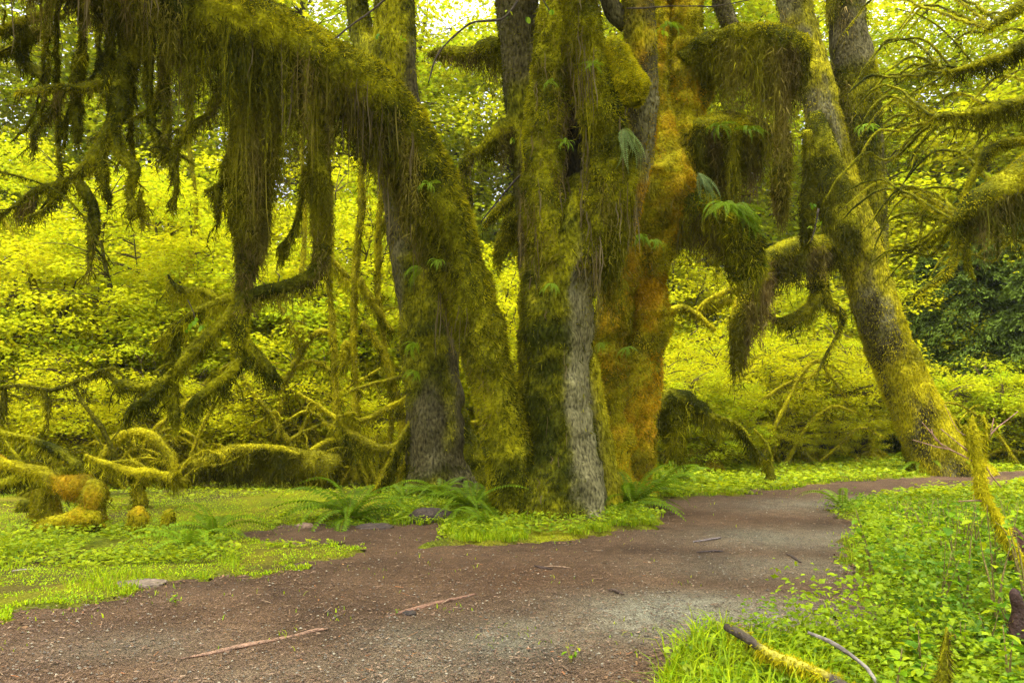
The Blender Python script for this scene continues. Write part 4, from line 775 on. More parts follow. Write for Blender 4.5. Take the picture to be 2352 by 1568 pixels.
# right hand side
mossy('fallen_branch', 'shaggy mossy hump of old boughs right of the orange trunk', 'branch', [
 [(1475, 1010, 14, 14), (1500, 945, 14, 22), (1550, 917, 14, 25), (1600, 932, 14, 19), (1640, 962, 14, 8)],
 [(1545, 930, 14, 26), (1550, 990, 14, 24), (1560, 1050, 14, 16)],
 [(1600, 935, 14, 5), (1690, 975, 14, 4.5), (1730, 1020, 14, 4), (1765, 1060, 14, 3)], [(1510, 950, 13.9, 6), (1470, 990, 13.9, 5), (1490, 1050, 13.9, 6)]], 'olive', 2400, .06, .026, .4, 700, 12, seed=370)
mossy('fallen_branch', 'pair of arching twigs left of the drooping moss limb', 'branch', [
 [(1500, 730, 15, 5), (1540, 712, 15, 7), (1575, 708, 15, 8), (1605, 728, 15, 6), (1640, 760, 15, 5)], [(1590, 730, 15.1, 6), (1620, 695, 15.1, 7), (1660, 672, 15.1, 7), (1700, 665, 15.1, 7)], [(1600, 735, 15.2, 6), (1640, 700, 15.2, 8), (1680, 690, 15.2, 8)]], 'yellow', 2200, .05, .024, .12, 120, seed=376, foot=W(1700, 905, 15) * np.array([1, 1, 0]))
mossy('mossy_root', 'star of yellow mossy roots on the far verge', 'root', [
 [(2002, 1000, 18.6, 5), (2000, 1030, 18.6, 8), (2004, 1055, 18.6, 10)], [(2002, 1035, 18.6, 9), (1975, 1052, 18.6, 8), (1945, 1064, 18.6, 6)], [(2004, 1040, 18.6, 9), (2025, 1060, 18.6, 7), (2045, 1075, 18.6, 6)], [(2004, 1040, 18.4, 8), (2005, 1062, 18.4, 9), (2000, 1080, 18.4, 9)], [(2010, 1030, 18.6, 5), (2035, 1045, 18.6, 4), (2048, 1058, 18.6, 3)]], 'yellow', 1800, .05, .03, 0, 0, seed=380, part='root')
mossy('mossy_stump', 'thin mossy stem rising from a tufted stump on the verge', 'stump', [
 [(1768, 1118, 14, 16), (1770, 1095, 14, 9), (1772, 1060, 14, 4), (1762, 1020, 14, 3), (1730, 985, 14, 3)]], 'olive', 2500, .05, .024, 0, 0, seed=384, part='stump')
for q, (a, b, Y, r, lab) in enumerate([(1860, 1050, 18, 22, 'rounded golden moss hump on the verge, leftmost of the row'), (1640, 1075, 16, 26, 'squat mossy stump right of the fern by the orange trunk'), (1965, 1062, 18, 12, 'tiny moss cushion left of the yellow roots'), (1590, 1050, 16.5, 22, 'broken mossy stump among leaves right of the orange trunk'), (2120, 1030, 17.5, 18, 'golden moss hump behind the foot of the leaning maple')]):
    f = G(a, b + 30); mossy('mossy_stump', lab, 'stump', [[(a - r * .2, b + 34, Y, r * 1.15), (a, b + 6, Y, r), (a + r * .2, b - r * .7, Y, r * .55), (a + r * .25, b - r * 1.1, Y, r * .2)]], 'yellow' if q != 1 else 'orange', 2400, .05, .03, 0, 0, 12, seed=390 + q, part='stump')
# limbs of the maple that stands just outside the right edge
foot = np.array([6.9, 8.6, 0]); tr = Tree('overhanging_maple', 'maple beyond the right edge with mossy limbs reaching in', 'tree', foot)
R0 = [(*foot, .42), (6.85, 8.6, 1.5, .36), (6.8, 8.6, 3.5, .33), (6.9, 8.7, 6, .28), (7.2, 8.8, 9, .2)]
T = tube(R0, 22, .1, .14, 2, .1, 400); g = Geo(); tube_geo(g, T, barkcol(40, .5)(T.V.reshape(-1, 3), 0)); g.obj('trunk', M_BARK, tr.e, smooth=True)
TR = [tr.limb('r%d' % q, [(a_, b_, c_, d_ * (.62 if q in (1, 2, 3) else 1)) for a_, b_, c_, d_ in sp], M_UNDER, 16 if q < 3 else 9, .06, .25, 3, 0, 410 + q, wob=.03, part='limb') for q, sp in enumerate([
 [(2630, 330, 8.6, 62), (2480, 365, 8.5, 58), (2400, 390, 8.4, 52), (2340, 412, 8.3, 40), (2285, 440, 8.2, 34), (2235, 470, 8.2, 26), (2200, 498, 8.2, 13), (2190, 510, 8.2, 6)],
 [(2600, 170, 9.4, 34), (2440, 200, 9.3, 28), (2352, 232, 9.3, 24), (2290, 252, 9.3, 22), (2220, 262, 9.3, 17), (2165, 262, 9.3, 10), (2150, 268, 9.3, 5)],
 [(2600, -90, 8.6, 34), (2420, -40, 8.5, 26), (2330, 25, 8.5, 18), (2290, 52, 8.5, 13), (2272, 66, 8.5, 6)],
 [(2420, 60, 9.6, 26), (2340, 110, 9.6, 22), (2290, 135, 9.6, 18), (2230, 155, 9.6, 12), (2180, 165, 9.6, 5)],
 [(2205, 495, 8.3, 9), (2195, 540, 8.3, 9), (2190, 590, 8.3, 8), (2170, 630, 8.3, 7), (2140, 655, 8.3, 6), (2108, 672, 8.3, 5), (2098, 690, 8.3, 2)],
 [(2240, 470, 8.3, 8), (2222, 540, 8.3, 9), (2220, 590, 8.3, 8), (2232, 620, 8.3, 5), (2235, 640, 8.3, 2)],
 [(2420, 330, 10, 14), (2300, 330, 10, 12), (2250, 380, 10, 10), (2215, 450, 10, 7)],
 [(2230, 452, 11.1, 3.9), (2180, 432, 11.1, 3.3), (2120, 436, 11.1, 2.8), (2060, 470, 11.1, 2.2), (2020, 540, 11.1, 1.7), (2000, 600, 11.1, 1.1)],
 [(2180, 434, 11.2, 2.8), (2140, 470, 11.2, 2.8), (2095, 510, 11.2, 2.8), (2070, 580, 11.2, 1.7)], [(2140, 440, 11.1, 2.2), (2120, 490, 11.1, 2.2), (2110, 560, 11.1, 2.2), (2105, 600, 11.1, 1.1)], [(2210, 450, 11.3, 2.2), (2160, 500, 11.3, 2.2), (2130, 540, 11.3, 2.2), (2090, 560, 11.3, 1.7)],
 [(2160, 262, 11.8, 3.3), (2105, 258, 11.8, 2.8), (2065, 285, 11.8, 2.8), (2020, 340, 11.8, 1.1)], [(2170, 262, 11.8, 3.3), (2120, 290, 11.8, 2.8), (2080, 330, 11.8, 2.8), (2050, 380, 11.8, 1.1)], [(2180, 268, 11.8, 3.9), (2130, 310, 11.8, 3.9), (2100, 350, 11.8, 3.3), (2080, 390, 11.8, 1.1)], [(2160, 264, 11.8, 2.8), (2100, 275, 11.8, 2.8), (2060, 300, 11.8, 2.2), (2030, 310, 11.8, 1.1)],
 [(2190, 160, 12.1, 2.8), (2130, 95, 12.1, 2.8), (2080, 90, 12.1, 2.2), (2020, 105, 12.1, 1.7)], [(2200, 158, 12.1, 2.8), (2130, 150, 12.1, 2.8), (2080, 180, 12.1, 2.2), (2010, 230, 12.1, 1.1)], [(2190, 160, 12.1, 2.8), (2140, 190, 12.1, 2.2), (2070, 230, 12.1, 1.7), (2020, 270, 12.1, 1.1)],
 [(2240, 155, 12.1, 2.2), (2180, 80, 12.1, 2.2), (2120, 40, 12.1, 1.7), (2060, 20, 12.1, 1.1)], [(2330, 250, 11.7, 2.8), (2280, 300, 11.7, 2.8), (2200, 360, 11.7, 2.2), (2140, 380, 11.7, 1.1)], [(2352, 560, 11.5, 2.8), (2300, 540, 11.5, 2.8), (2240, 545, 11.5, 1.7)]])]
rng = rng_(429); c_ = np.concatenate([T_.c for T_ in TR[:4]]); uv = np.array([unW(p_) for p_ in c_])
for q in range(46):      # fine drooping twigs
    a, b, Y = rng.uniform(2040, 2380), rng.uniform(-20, 620), rng.uniform(10.5, 13); ln = rng.uniform(70, 170); dr_ = rng.uniform(.2, .9)
    if 400 < b < 520 and a > 2180: continue
    i_ = int(np.argmin(np.hypot(uv[:, 0] - a - 40, uv[:, 1] - b) + 400 * (uv[:, 0] < a)))
    TR.append(tr.limb('t%d' % q, [(*uv[i_], c_[i_][1], 3.2), (a, b, Y, 2.6), (a - ln * .4, b - ln * .08 + dr_ * 8, Y, 2.8), (a - ln * .75, b + ln * dr_ * .45, Y, 2.2), (a - ln, b + ln * dr_, Y, 1)], M_UNDER, 6, .08, .3, 6, 0, 440 + q, wob=.04, part='twig'))
tr.coat([(t_, 3600, dict(L=.03 if q > 6 else .055, Wd=.012 if q > 6 else .015, kind='olive' if q % 4 else 'yellow')) for q, t_ in enumerate(TR)], seed=430)
def hr(g, rng):
    drape(g, TR[0], 3000, prof([(0, .7), (.5, .6), (.8, .5), (1, .1)]), rng, 'brown', .016, .2, 431, .1, 1, 6, 4)
    drape(g, TR[1], 1100, prof([(0, .4), (.5, .42), (1, .15)]), rng, 'dark', .016, .2, 432, .1, 1, 6, 4)
    drape(g, TR[3], 800, lambda t: .22, rng, 'dark', .016, .2, 433, .1, 1, 6, 4)
    for q in range(4, len(TR)): drape(g, TR[q], 170 if q < 7 else 50, lambda t: .09, rng, 'olive', .012, .2, 434 + q, 0, 1, 9, 3)
tr.hang(hr, seed=431)

# near thicket: crooked golden sapling, fallen branches and stubs
YS = 6.3
sap = mossy('crooked_sapling', 'crooked sapling furred with golden moss at the right edge', 'sapling', [
 [(2420, 1385, YS, 15), (2370, 1320, YS, 14), (2340, 1285, YS, 13), (2310, 1235, YS, 13), (2288, 1185, YS, 12), (2258, 1130, YS, 12), (2250, 1075, YS, 13), (2246, 1030, YS, 12), (2238, 985, YS, 8), (2235, 955, YS, 3)],
 [(2250, 1060, YS, 8), (2228, 1035, YS, 7), (2222, 1000, YS, 6), (2215, 975, YS, 3)],
 [(2245, 1050, YS, 5), (2262, 1000, YS, 4), (2256, 950, YS, 2)]], 'yellow', 5200, .045, .012, .07, 160, 10, seed=440, part='stem')
g = Geo()
for q, sp in enumerate([[(2240, 1060, YS, 2.5), (2180, 1030, YS, 2), (2150, 1024, YS, 2), (2095, 1008, YS, 1)], [(2165, 1026, YS, 1.6), (2135, 990, YS, 1.4), (2118, 970, YS, .8)], [(2185, 1032, YS, 1.5), (2150, 1010, YS, 1.3), (2140, 985, YS, .8)],
     [(2240, 1050, YS, 2), (2205, 1020, YS, 1.6), (2160, 985, YS, 1)], [(2250, 1030, YS, 2), (2285, 990, YS, 1.6), (2340, 945, YS, .9)], [(2255, 1050, YS, 2.4), (2275, 1090, YS, 2), (2300, 1120, YS, 1)], [(2262, 1040, YS, 2), (2275, 1000, YS, 1.5), (2282, 960, YS, .8)], [(2240, 1010, YS, 1.5), (2200, 990, YS, 1), (2170, 930, YS, .6)],
     [(2290, 1180, YS, 2), (2260, 1150, YS, 1.5), (2200, 1150, YS, .8)]]):
    tube_geo(g, tube(px(sp), 6, .05, .2, 8, 0, 450 + q, .02), np.array([.28, .15, .10]))
g.obj('bare_twig', M_WOOD, sap.e, smooth=True, kind='stuff')
nb = mossy('fallen_branch', 'moss tufted fallen branch poking over the path from the near corner', 'branch', [
 [(1662, 1440, 4.55, 7), (1700, 1462, 4.45, 9), (1760, 1500, 4.3, 11), (1820, 1525, 4.2, 12), (1890, 1550, 4.1, 12), (1990, 1610, 3.9, 14), (2080, 1700, 3.75, 12)]], 'yellow', 15000, .055, .015, .07, 260, 10, seed=460, mask=lambda P, N: sstep(.30, .46, fbm(P * 5, 99)) * .95 + .05, mat=M_WOOD, colf=lambda V, N: lerp([.045, .032, .020], [.34, .30, .02], sstep(.36, .46, fbm(V * 5, 99))))
mossy('fallen_stick', 'bare grey stick lying across leaves right of the mossy branch', 'stick', [
 [(1858, 1450, 4.5, 4), (1900, 1472, 4.42, 5), (1945, 1500, 4.35, 6), (1990, 1535, 4.25, 6), (2020, 1580, 4.2, 5)]], dens=0, hang_k=0, n=8, seed=464, mat=M_WOOD, colf=lambda V, N: lerp([.06, .045, .03], [.34, .30, .25], np.clip(fbm(V * 14, 5) * 2 - .5, 0, 1)))
mossy('mossy_stump', 'short stub hung with brown moss in the near right corner', 'stump', [
 [(2172, 1700, 4.1, 16), (2168, 1560, 4.1, 13), (2174, 1490, 4.1, 9), (2176, 1440, 4.1, 3)]], 'olive', 3500, .06, .014, .22, 600, 12, seed=468, part='stump', hkind='brown')
mossy('broken_stump', 'dark red broken stump half hidden at the right edge', 'stump', [
 [(2335, 1480, 5.0, 26), (2338, 1410, 5.0, 16), (2334, 1380, 5.0, 14), (2330, 1360, 5.0, 12), (2334, 1350, 5.0, 8)]], 'olive', 300, .04, .014, 0, 0, 14, .6, seed=472, part='stump', mat=M_WOOD, colf=lambda V, N: lerp([.012, .006, .004], [.05, .02, .011], fbm(V * np.array([14, 14, 3]), 6)))
mossy('broken_stump', 'rust coloured snag behind the crooked golden sapling', 'stump', [
 [(2345, 1330, 6.6, 22), (2340, 1270, 6.6, 18), (2336, 1230, 6.6, 10), (2330, 1215, 6.6, 3)]], 'olive', 300, .04, .014, 0, 0, 12, .3, seed=474, part='stump', mat=M_WOOD, colf=lambda V, N: lerp([.04, .014, .006], [.09, .032, .015], fbm(V * np.array([14, 14, 3]), 7)))
for q, (a, b, lab) in enumerate([(2085, 1290, 'dark mossy snag in the thicket, left of two'), (2150, 1310, 'dark mossy snag in the thicket, right of two')]):
    mossy('mossy_snag', lab, 'stump', [[(a, b + 55, 7.3, 12), (a - 2, b, 7.3, 11), (a + 3, b - 40, 7.3, 8), (a + 8, b - 70, 7.3, 3)]], 'dark', 3000, .05, .016, .16, 300, 10, seed=478 + 3 * q, part='stump', hkind='dark')
# wood lying on the path
def stick(label, spec, col, name='stick', flat=1.0, seed=0, n=8, part=None):
    T = tube(px(spec), n, .03, .25, 12, 0, seed, .01); T.V[:, :, 2] = (T.V[:, :, 2] - T.c[:, None, 2]) * flat + T.c[:, None, 2]
    V = T.V.reshape(-1, 3); g = Geo(); tube_geo(g, T, lerp(np.array(col) * .6, np.array(col) * 1.3, fbm(V * 25, seed)))
    f = T.c[0].copy(); o = g.obj(name, M_WOOD, None, f, True); return tag(o, label, name.replace('_', ' '))
def on_g(a, b, r, h=.02): p_ = G(a, b, h); return (a, b, p_[1], r)
stick('long pale root strip set in the path, lower left', [on_g(415, 1512, 3, .004), on_g(500, 1496, 7, .004), on_g(620, 1470, 8, .004), on_g(710, 1449, 7, .004), on_g(752, 1443, 3, .004)], [.26, .15, .09], 'exposed_root', .55, 500)
stick('shorter brown root strip in the middle of the path', [on_g(885, 1415, 3, .004), on_g(950, 1398, 7, .004), on_g(1030, 1378, 7, .004), on_g(1092, 1363, 3, .004)], [.19, .10, .06], 'exposed_root', .5, 501)
for q, (sp, c, lab) in enumerate([
 ([(1228, 1297, 2), (1245, 1302, 4), (1270, 1305, 2)], [.05, .03, .02], 'dark split twig on the path below the big maple'),
 ([(1250, 1299, 1), (1290, 1300, 2.2), (1312, 1303, 1)], [.26, .17, .10], 'thin pale twig beside the dark split twig'),
 ([(1592, 1243, 2), (1620, 1240, 4), (1655, 1234, 2)], [.16, .13, .12], 'greyish twig on the path right of the grass fringe'),
 ([(1396, 1352, 2), (1412, 1354, 4), (1432, 1364, 2)], [.07, .045, .03], 'small dark chip in the middle of the path'),
 ([(1806, 1272, 2), (1822, 1279, 4), (1838, 1290, 2)], [.06, .04, .03], 'short dark stick where the path starts to bend'),
 ([(1600, 1268, 1.5), (1640, 1265, 3), (1660, 1266, 1.5)], [.05, .035, .03], 'flat dark bark strip below the greyish twig'),
 ([(1890, 1158, 1.5), (1930, 1163, 3), (1965, 1163, 1.5)], [.10, .08, .06], 'thin dark stick where the path narrows'),
 ([(20, 1313, 2), (50, 1309, 5), (78, 1306, 3)], [.34, .27, .24], 'pale weathered stick in the grass at far left'),
 ([(1090, 1200, 1.5), (1130, 1225, 2.2), (1160, 1240, 1.5)], [.08, .05, .03], 'thin twig leaning in the grass below the big maple'),
 ([(1795, 1470, 1.2), (1850, 1462, 2), (1900, 1466, 1.2)], [.26, .19, .13], 'light curved twig on bark mulch, lower right'),
 ([(1770, 1440, 2), (1800, 1450, 3), (1830, 1462, 2)], [.05, .03, .02], 'dark twig near the mossy fallen branch tip'),
 ([(700, 1278, 2), (712, 1276, 4), (722, 1276, 2)], [.10, .09, .09], 'little dark chip in the yellow grass patch')]):
    stick(lab, [on_g(a, b, r, .012) for a, b, r in sp], c, 'twig', .8, 510 + q, 6)
# rotten wood chunk and clods
def chunk(label, a, b, sx, sy, sz, col, seed, name, rz=0.0, fine=9):
    f = G(a, b); u = np.linspace(0, 2 * np.pi, 28, endpoint=False); v = np.linspace(-.5, math.pi / 2, 12)
    Uu, Vv = np.meshgrid(u, v); P = np.stack([np.cos(Uu) * np.cos(Vv), np.sin(Uu) * np.cos(Vv), np.sin(Vv)], -1)
    P = np.sign(P) * np.abs(P) ** .75; P = P * (1 + .35 * (fbm(P * 2.2 + seed, seed) - .5))[..., None] * np.array([sx, sy, sz])
    P[..., 2] += .02 * (fbm(P * np.array([fine, fine * 5, fine * 3]), seed + 1) - .5); c, s = math.cos(rz), math.sin(rz)
    P = np.stack([P[..., 0] * c - P[..., 1] * s, P[..., 0] * s + P[..., 1] * c, P[..., 2]], -1) + f
    m_, n_ = P.shape[:2]; i = np.arange(m_ - 1)[:, None]; j = np.arange(n_)[None]; Vt = P.reshape(-1, 3); g = Geo()
    g.add(Vt, lerp(np.array(col) * .45, np.array(col) * 1.5, fbm((Vt - f) * np.array([8, 30, 30]), seed + 2)), None, np.stack([i * n_ + j, i * n_ + (j + 1) % n_, (i + 1) * n_ + (j + 1) % n_, (i + 1) * n_ + j], -1).reshape(-1, 4))
    return tag(g.obj(name, M_WOOD, None, f, False), label, name.split('_')[-1])
chunk('dark rotten log chunk between the two ferns', 990, 1198, .29, .13, .17, [.045, .030, .019], 530, 'rotten_log', .1)
chunk('flat dark wood slab under the left fern', 860, 1212, .22, .10, .05, [.05, .033, .022], 532, 'wood_slab', -.05)
chunk('pale splintered wood under the left edge of the fern', 700, 1210, .10, .06, .05, [.22, .14, .09], 533, 'wood_splinter', .2)
chunk('flat grey stone sunk at the grass edge, left', 318, 1342, .22, .12, .035, [.15, .11, .075], 534, 'flat_stone', .1)
chunk('rusty brown log end beside the small fern', 530, 1330 - 75, .07, .05, .06, [.19, .085, .025], 535, 'log_end', .1)
chunk('small white pebble on the brown soil patch', 742, 1262, .035, .025, .03, [.5, .43, .38], 536, 'white_pebble', .1)
chunk('dark clod of bark beside a sprout on the path', 940, 1330 + 80, .05, .035, .025, [.03, .022, .017], 537, 'bark_clod', .1)

# ------------------------------------------------------------------ background maples, shrubs, conifers, hills
def maple_proto(name, seed, H, R, nsp, per, leaf, zlow, nstem, mix, sr=.55, lean=.35, stem_r=.07, col=None, lobes=5, shell=.55):
    rng = rng_(seed); e = thing(name, 'proto', 'tree'); pts = []
    for q in range(nstem):
        a = rng.uniform(0, 6.28); sp = []
        for f in np.linspace(0, 1, 7):
            rad = R * lean * f ** 1.4 * rng.uniform(.8, 1.2); sp.append((math.cos(a + f * .6) * rad + rng.normal(0, .06 * f), math.sin(a + f * .6) * rad + rng.normal(0, .06 * f), -.1 + H * .86 * f, stem_r * (1.1 - .9 * f) * rng.uniform(.8, 1.2)))
        T = tube(sp, 7, .3, .3, 3, 0, seed + q); g = Geo(); tube_geo(g, T, np.array([.10, .095, .02]) * rng.uniform(.6, 1.2)); g.obj('stem', M_UNDER, e, smooth=True); pts.append(T.c[2:])
    pts = np.concatenate(pts); cen = []
    while len(cen) < nsp:
        d = unit(rng.normal(0, 1, 3)); r = rng.random() ** (1 - shell)
        c = np.array([d[0] * R * r, d[1] * R * r, (zlow + H) / 2 + d[2] * (H - zlow) / 2 * r]); c[2] += .25 * (round(c[2] / .6) * .6 - c[2])
        if fbm(c[None] * .9, seed + 50)[0] > .40: cen.append(c)
    cen = np.array(cen); g = Geo()
    for c in cen:     # a twig from the nearest lower stem point to each spray
        d = np.linalg.norm(pts - c, axis=1) + np.where(pts[:, 2] > c[2], 1.5, 0); p0 = pts[d.argmin()]; mid = (p0 + c) / 2 + np.array([0, 0, .12 * np.linalg.norm(c - p0)])
        tube_geo(g, tube([(*p0, .014), (*mid, .010), (*c, .004)], 3, .35, .0), np.array([.09, .07, .025]))
    g.obj('twig', M_UNDER, e, kind='stuff')
    g = Geo(); sprays(g, cen, sr, per, leaf, rng, mix, lobes=lobes); o = g.obj('crown', M_LEAF, e, kind=None)
    return e
S1 = maple_proto('vine_maple', 601, 5.2, 2.3, 270, 85, .054, .3, 5, .30, lobes=4)
S2 = maple_proto('vine_maple', 602, 4.4, 2.6, 250, 85, .056, .2, 6, .55, lobes=4)
S3 = maple_proto('vine_maple', 603, 6.8, 2.5, 300, 85, .056, .6, 4, .40, lean=.5, lobes=4)
B1 = maple_proto('broadleaf_maple', 611, 15, 4.6, 330, 75, .075, 3.0, 2, .6, .9, .4, .2, lobes=4)
B2 = maple_proto('broadleaf_maple', 612, 12, 4.2, 300, 75, .075, 2.0, 3, .5, .9, .4, .16, lobes=4)
K1 = maple_proto('leafy_shrub', 621, 2.6, 1.5, 230, 55, .038, .1, 9, .10, .32, .55, .02, lobes=3)
K2 = maple_proto('leafy_shrub', 622, 1.9, 1.4, 200, 55, .042, .1, 8, .5, .3, .6, .02, lobes=3)
LAB = {'GB_': ['green shrub nearest the leaning maple foot',
         'green shrub behind the crooked golden sapling',
         'green shrub at the right edge of the far path',
         'taller green shrub left of the spruce skirts',
         'taller green shrub under the right spruce'],
 'GR': ['vine maple right of the orange trunk at mid height',
        'vine maple behind the drooping moss limb',
        'vine maple left of the leaning maple at mid height',
        'vine maple behind the leaning maple trunk',
        'small leafy vine maple beside the low mossy bough',
        'vine maple just behind the orange trunk'],
 'GS': ['golden shrub nearest the orange trunk',
        'golden shrub under the arching twigs',
        'golden shrub under the drooping moss limb',
        'golden shrub below the thin dangling branch',
        'golden shrub touching the leaning maple on its left',
        'golden shrub rising behind the one under the moss limb',
        'golden shrub rising behind the thin mossy stem',
        'golden shrub rising left of the leaning maple',
        'golden shrub behind the leaning maple and yellow roots',
        'golden shrub rising behind the low mossy bough'],
 'GT': ['tall maple top in the upper left corner',
        'tall maple behind the dangling branchlets',
        'tall maple behind the left part of the moss curtain',
        'tall maple behind the middle of the arching limb',
        'tall maple showing under the shoulder of the arching limb',
        'tall maple directly behind the main trunk',
        'tall maple behind the main trunk fork',
        'tall maple between the orange trunk and moss shelves',
        'tall maple left of the grey trunk top',
        'tall maple lacing the sky gap left of the main trunk',
        'tall maple behind the two moss shelves',
        'tall maple behind the top of the leaning trunk'],
 'GU': ['airy maple between the leaning trunk and dark spruces',
        'airy maple above the larger dark spruce',
        'airy maple at the right edge above the mossy limb',
        'airy maple reaching the top edge right of the twin trunk',
        'tall airy maple at the top behind the overhanging limbs',
        'tall airy maple in the upper right corner',
        'low airy maple right beside the leaning trunk'],
 'GV': ['vine maple at the left edge behind the drooping twiggy branch',
        'vine maple behind the dark leaning stick at left',
        'vine maple behind the arched mossy branch',
        'vine maple behind the low crooked hanging branches',
        'vine maple behind the right half of the fallen log',
        'vine maple behind the tangle of thin mossy stems',
        'vine maple mostly hidden by the grey barked trunk',
        'taller vine maple under the dangling branchlets at far left',
        'taller vine maple below the longest dangling branchlet',
        'taller vine maple just left of the thick moss column',
        'taller vine maple right of the thick moss column',
        'taller vine maple seen through the moss curtain right end',
        'vine maple in the gap between arching limb and main trunk',
        'vine maple low in the narrow gap beside the main trunk']}
used_p = set()
def put(proto, px_, Y, sc, rz, label, group=None, dz=0.0):
    x = (px_ - CX) / F_PX * Y; loc = (x, Y, float(gz(np.array([x]), np.array([Y]))[0]) - .02 + dz)
    if proto.name not in used_p:
        used_p.add(proto.name); proto.location = loc; proto.rotation_euler = (0, 0, rz); proto.scale = (sc,) * 3; proto['label'] = label
        if group: proto['group'] = group
        return proto
    return copy_tree(proto, loc, rz, sc, label, group)
GV = 'vine maples filling the left background'
for q, (a, Y, pr, sc) in enumerate([(-60, 15.5, S1, 1.0), (130, 16.5, S2, 1.05), (300, 16.2, S3, .95), (470, 17.4, S1, 1.0), (640, 17.2, S2, 1.1), (800, 17.5, S3, .9), (960, 18, S1, .9), (40, 20, S3, 1.2), (230, 21, S1, 1.4), (420, 21, S3, 1.2), (600, 21.5, S1, 1.4), (780, 21, S3, 1.15), (1060, 21, S2, 1.2), (1130, 18.5, S1, 1.0)]):
    put(pr, a, Y, sc, q * 2.4, LAB['GV'][q], GV)
GT = 'tall maples behind the leafy wall'
for q, (a, Y, pr, sc) in enumerate([(-150, 25, B1, 1.25), (60, 29, B2, 1.6), (270, 27, B1, 1.3), (500, 30, B2, 1.5), (700, 27, B1, 1.4), (1180, 33, B2, 1.6), (1400, 28, B1, 1.35), (1600, 30, B1, 1.5), (850, 31, B1, 1.3), (1040, 34, B2, 1.5), (1730, 31, B2, 1.7), (1830, 36, B1, 1.4)]):
    put(pr, a, Y, sc, q * 1.9 + .4, LAB['GT'][q], GT)
GS = 'golden shrubs beyond the verge'
for q, (a, Y, pr, sc) in enumerate([(1530, 17.5, K1, 1.0), (1620, 18.2, K1, 1.1), (1720, 18.6, K1, 1.15), (1820, 18.8, K1, 1.1), (1910, 19.4, K1, 1.15), (1670, 20, K1, 1.3), (1780, 20.4, K1, 1.35), (1880, 20.8, K1, 1.4), (1990, 20.4, K1, 1.2), (1570, 20.6, K1, 1.4)]):
    put(pr, a, Y, sc, q * 2.1, LAB['GS'][q], GS)
for q, (a, Y, sc, lab) in enumerate([(1600, 17, .5, 'knee high golden shrub nearest the squat mossy stump'), (1695, 17.2, .5, 'knee high golden shrub left of the tufted stump stem'), (1800, 17.6, .52, 'knee high golden shrub right of the tufted stump stem'), (1895, 18, .5, 'knee high golden shrub left of the yellow roots'), (1965, 18.9, .5, 'knee high golden shrub just behind the yellow roots')]):
    put(K1, a, Y, sc, q * 2.7 + 1, lab, GS)
GL = 'low golden shrubs behind the fallen wood'
for q, (a, Y, lab) in enumerate([(-20, 14.2, 'low golden shrub at the left edge'), (110, 14.6, 'low golden shrub behind the drooping left twig'), (250, 14.4, 'low golden shrub inside the arched branch'), (400, 15, 'low golden shrub above the left end of the log'), (540, 15.2, 'low golden shrub above the middle of the log'), (680, 15.4, 'low golden shrub above the right end of the log'), (860, 15.4, 'low golden shrub behind the thin mossy stems')]):
    put(K1, a, Y, .78 + .12 * (q % 3), q * 1.7, lab, GL)
GR = 'vine maples between the trunks on the right'
for q, (a, Y, pr, sc) in enumerate([(1560, 23, S1, 1.1), (1700, 24, S2, 1.2), (1840, 24, S1, 1.15), (1980, 25, S2, 1.1), (1620, 16.6, S2, .5), (1480, 24, S3, 1.2)]):
    put(pr, a, Y, sc, q * 1.3, LAB['GR'][q], GR)
GU = 'maples at the upper right'
for q, (a, Y, pr, sc) in enumerate([(2150, 25, S3, 1.5), (2290, 24, S3, 1.7), (2440, 22, S3, 1.7), (2190, 30, B2, 1.1), (2300, 26, B1, 1.2), (2480, 24, B1, 1.2), (2120, 22, S1, 1.0)]):
    put(pr, a, Y, sc, q * 1.7, LAB['GU'][q], GU)
GB_ = 'green shrubs at the right edge'
for q, (a, Y, pr, sc) in enumerate([(2215, 18.6, K2, 1.05), (2300, 18.4, K2, 1.15), (2400, 18.2, K2, 1.2), (2250, 20, K2, 1.4), (2360, 20, K2, 1.45)]):
    put(pr, a, Y, sc, q * 1.1, LAB['GB_'][q], GB_)
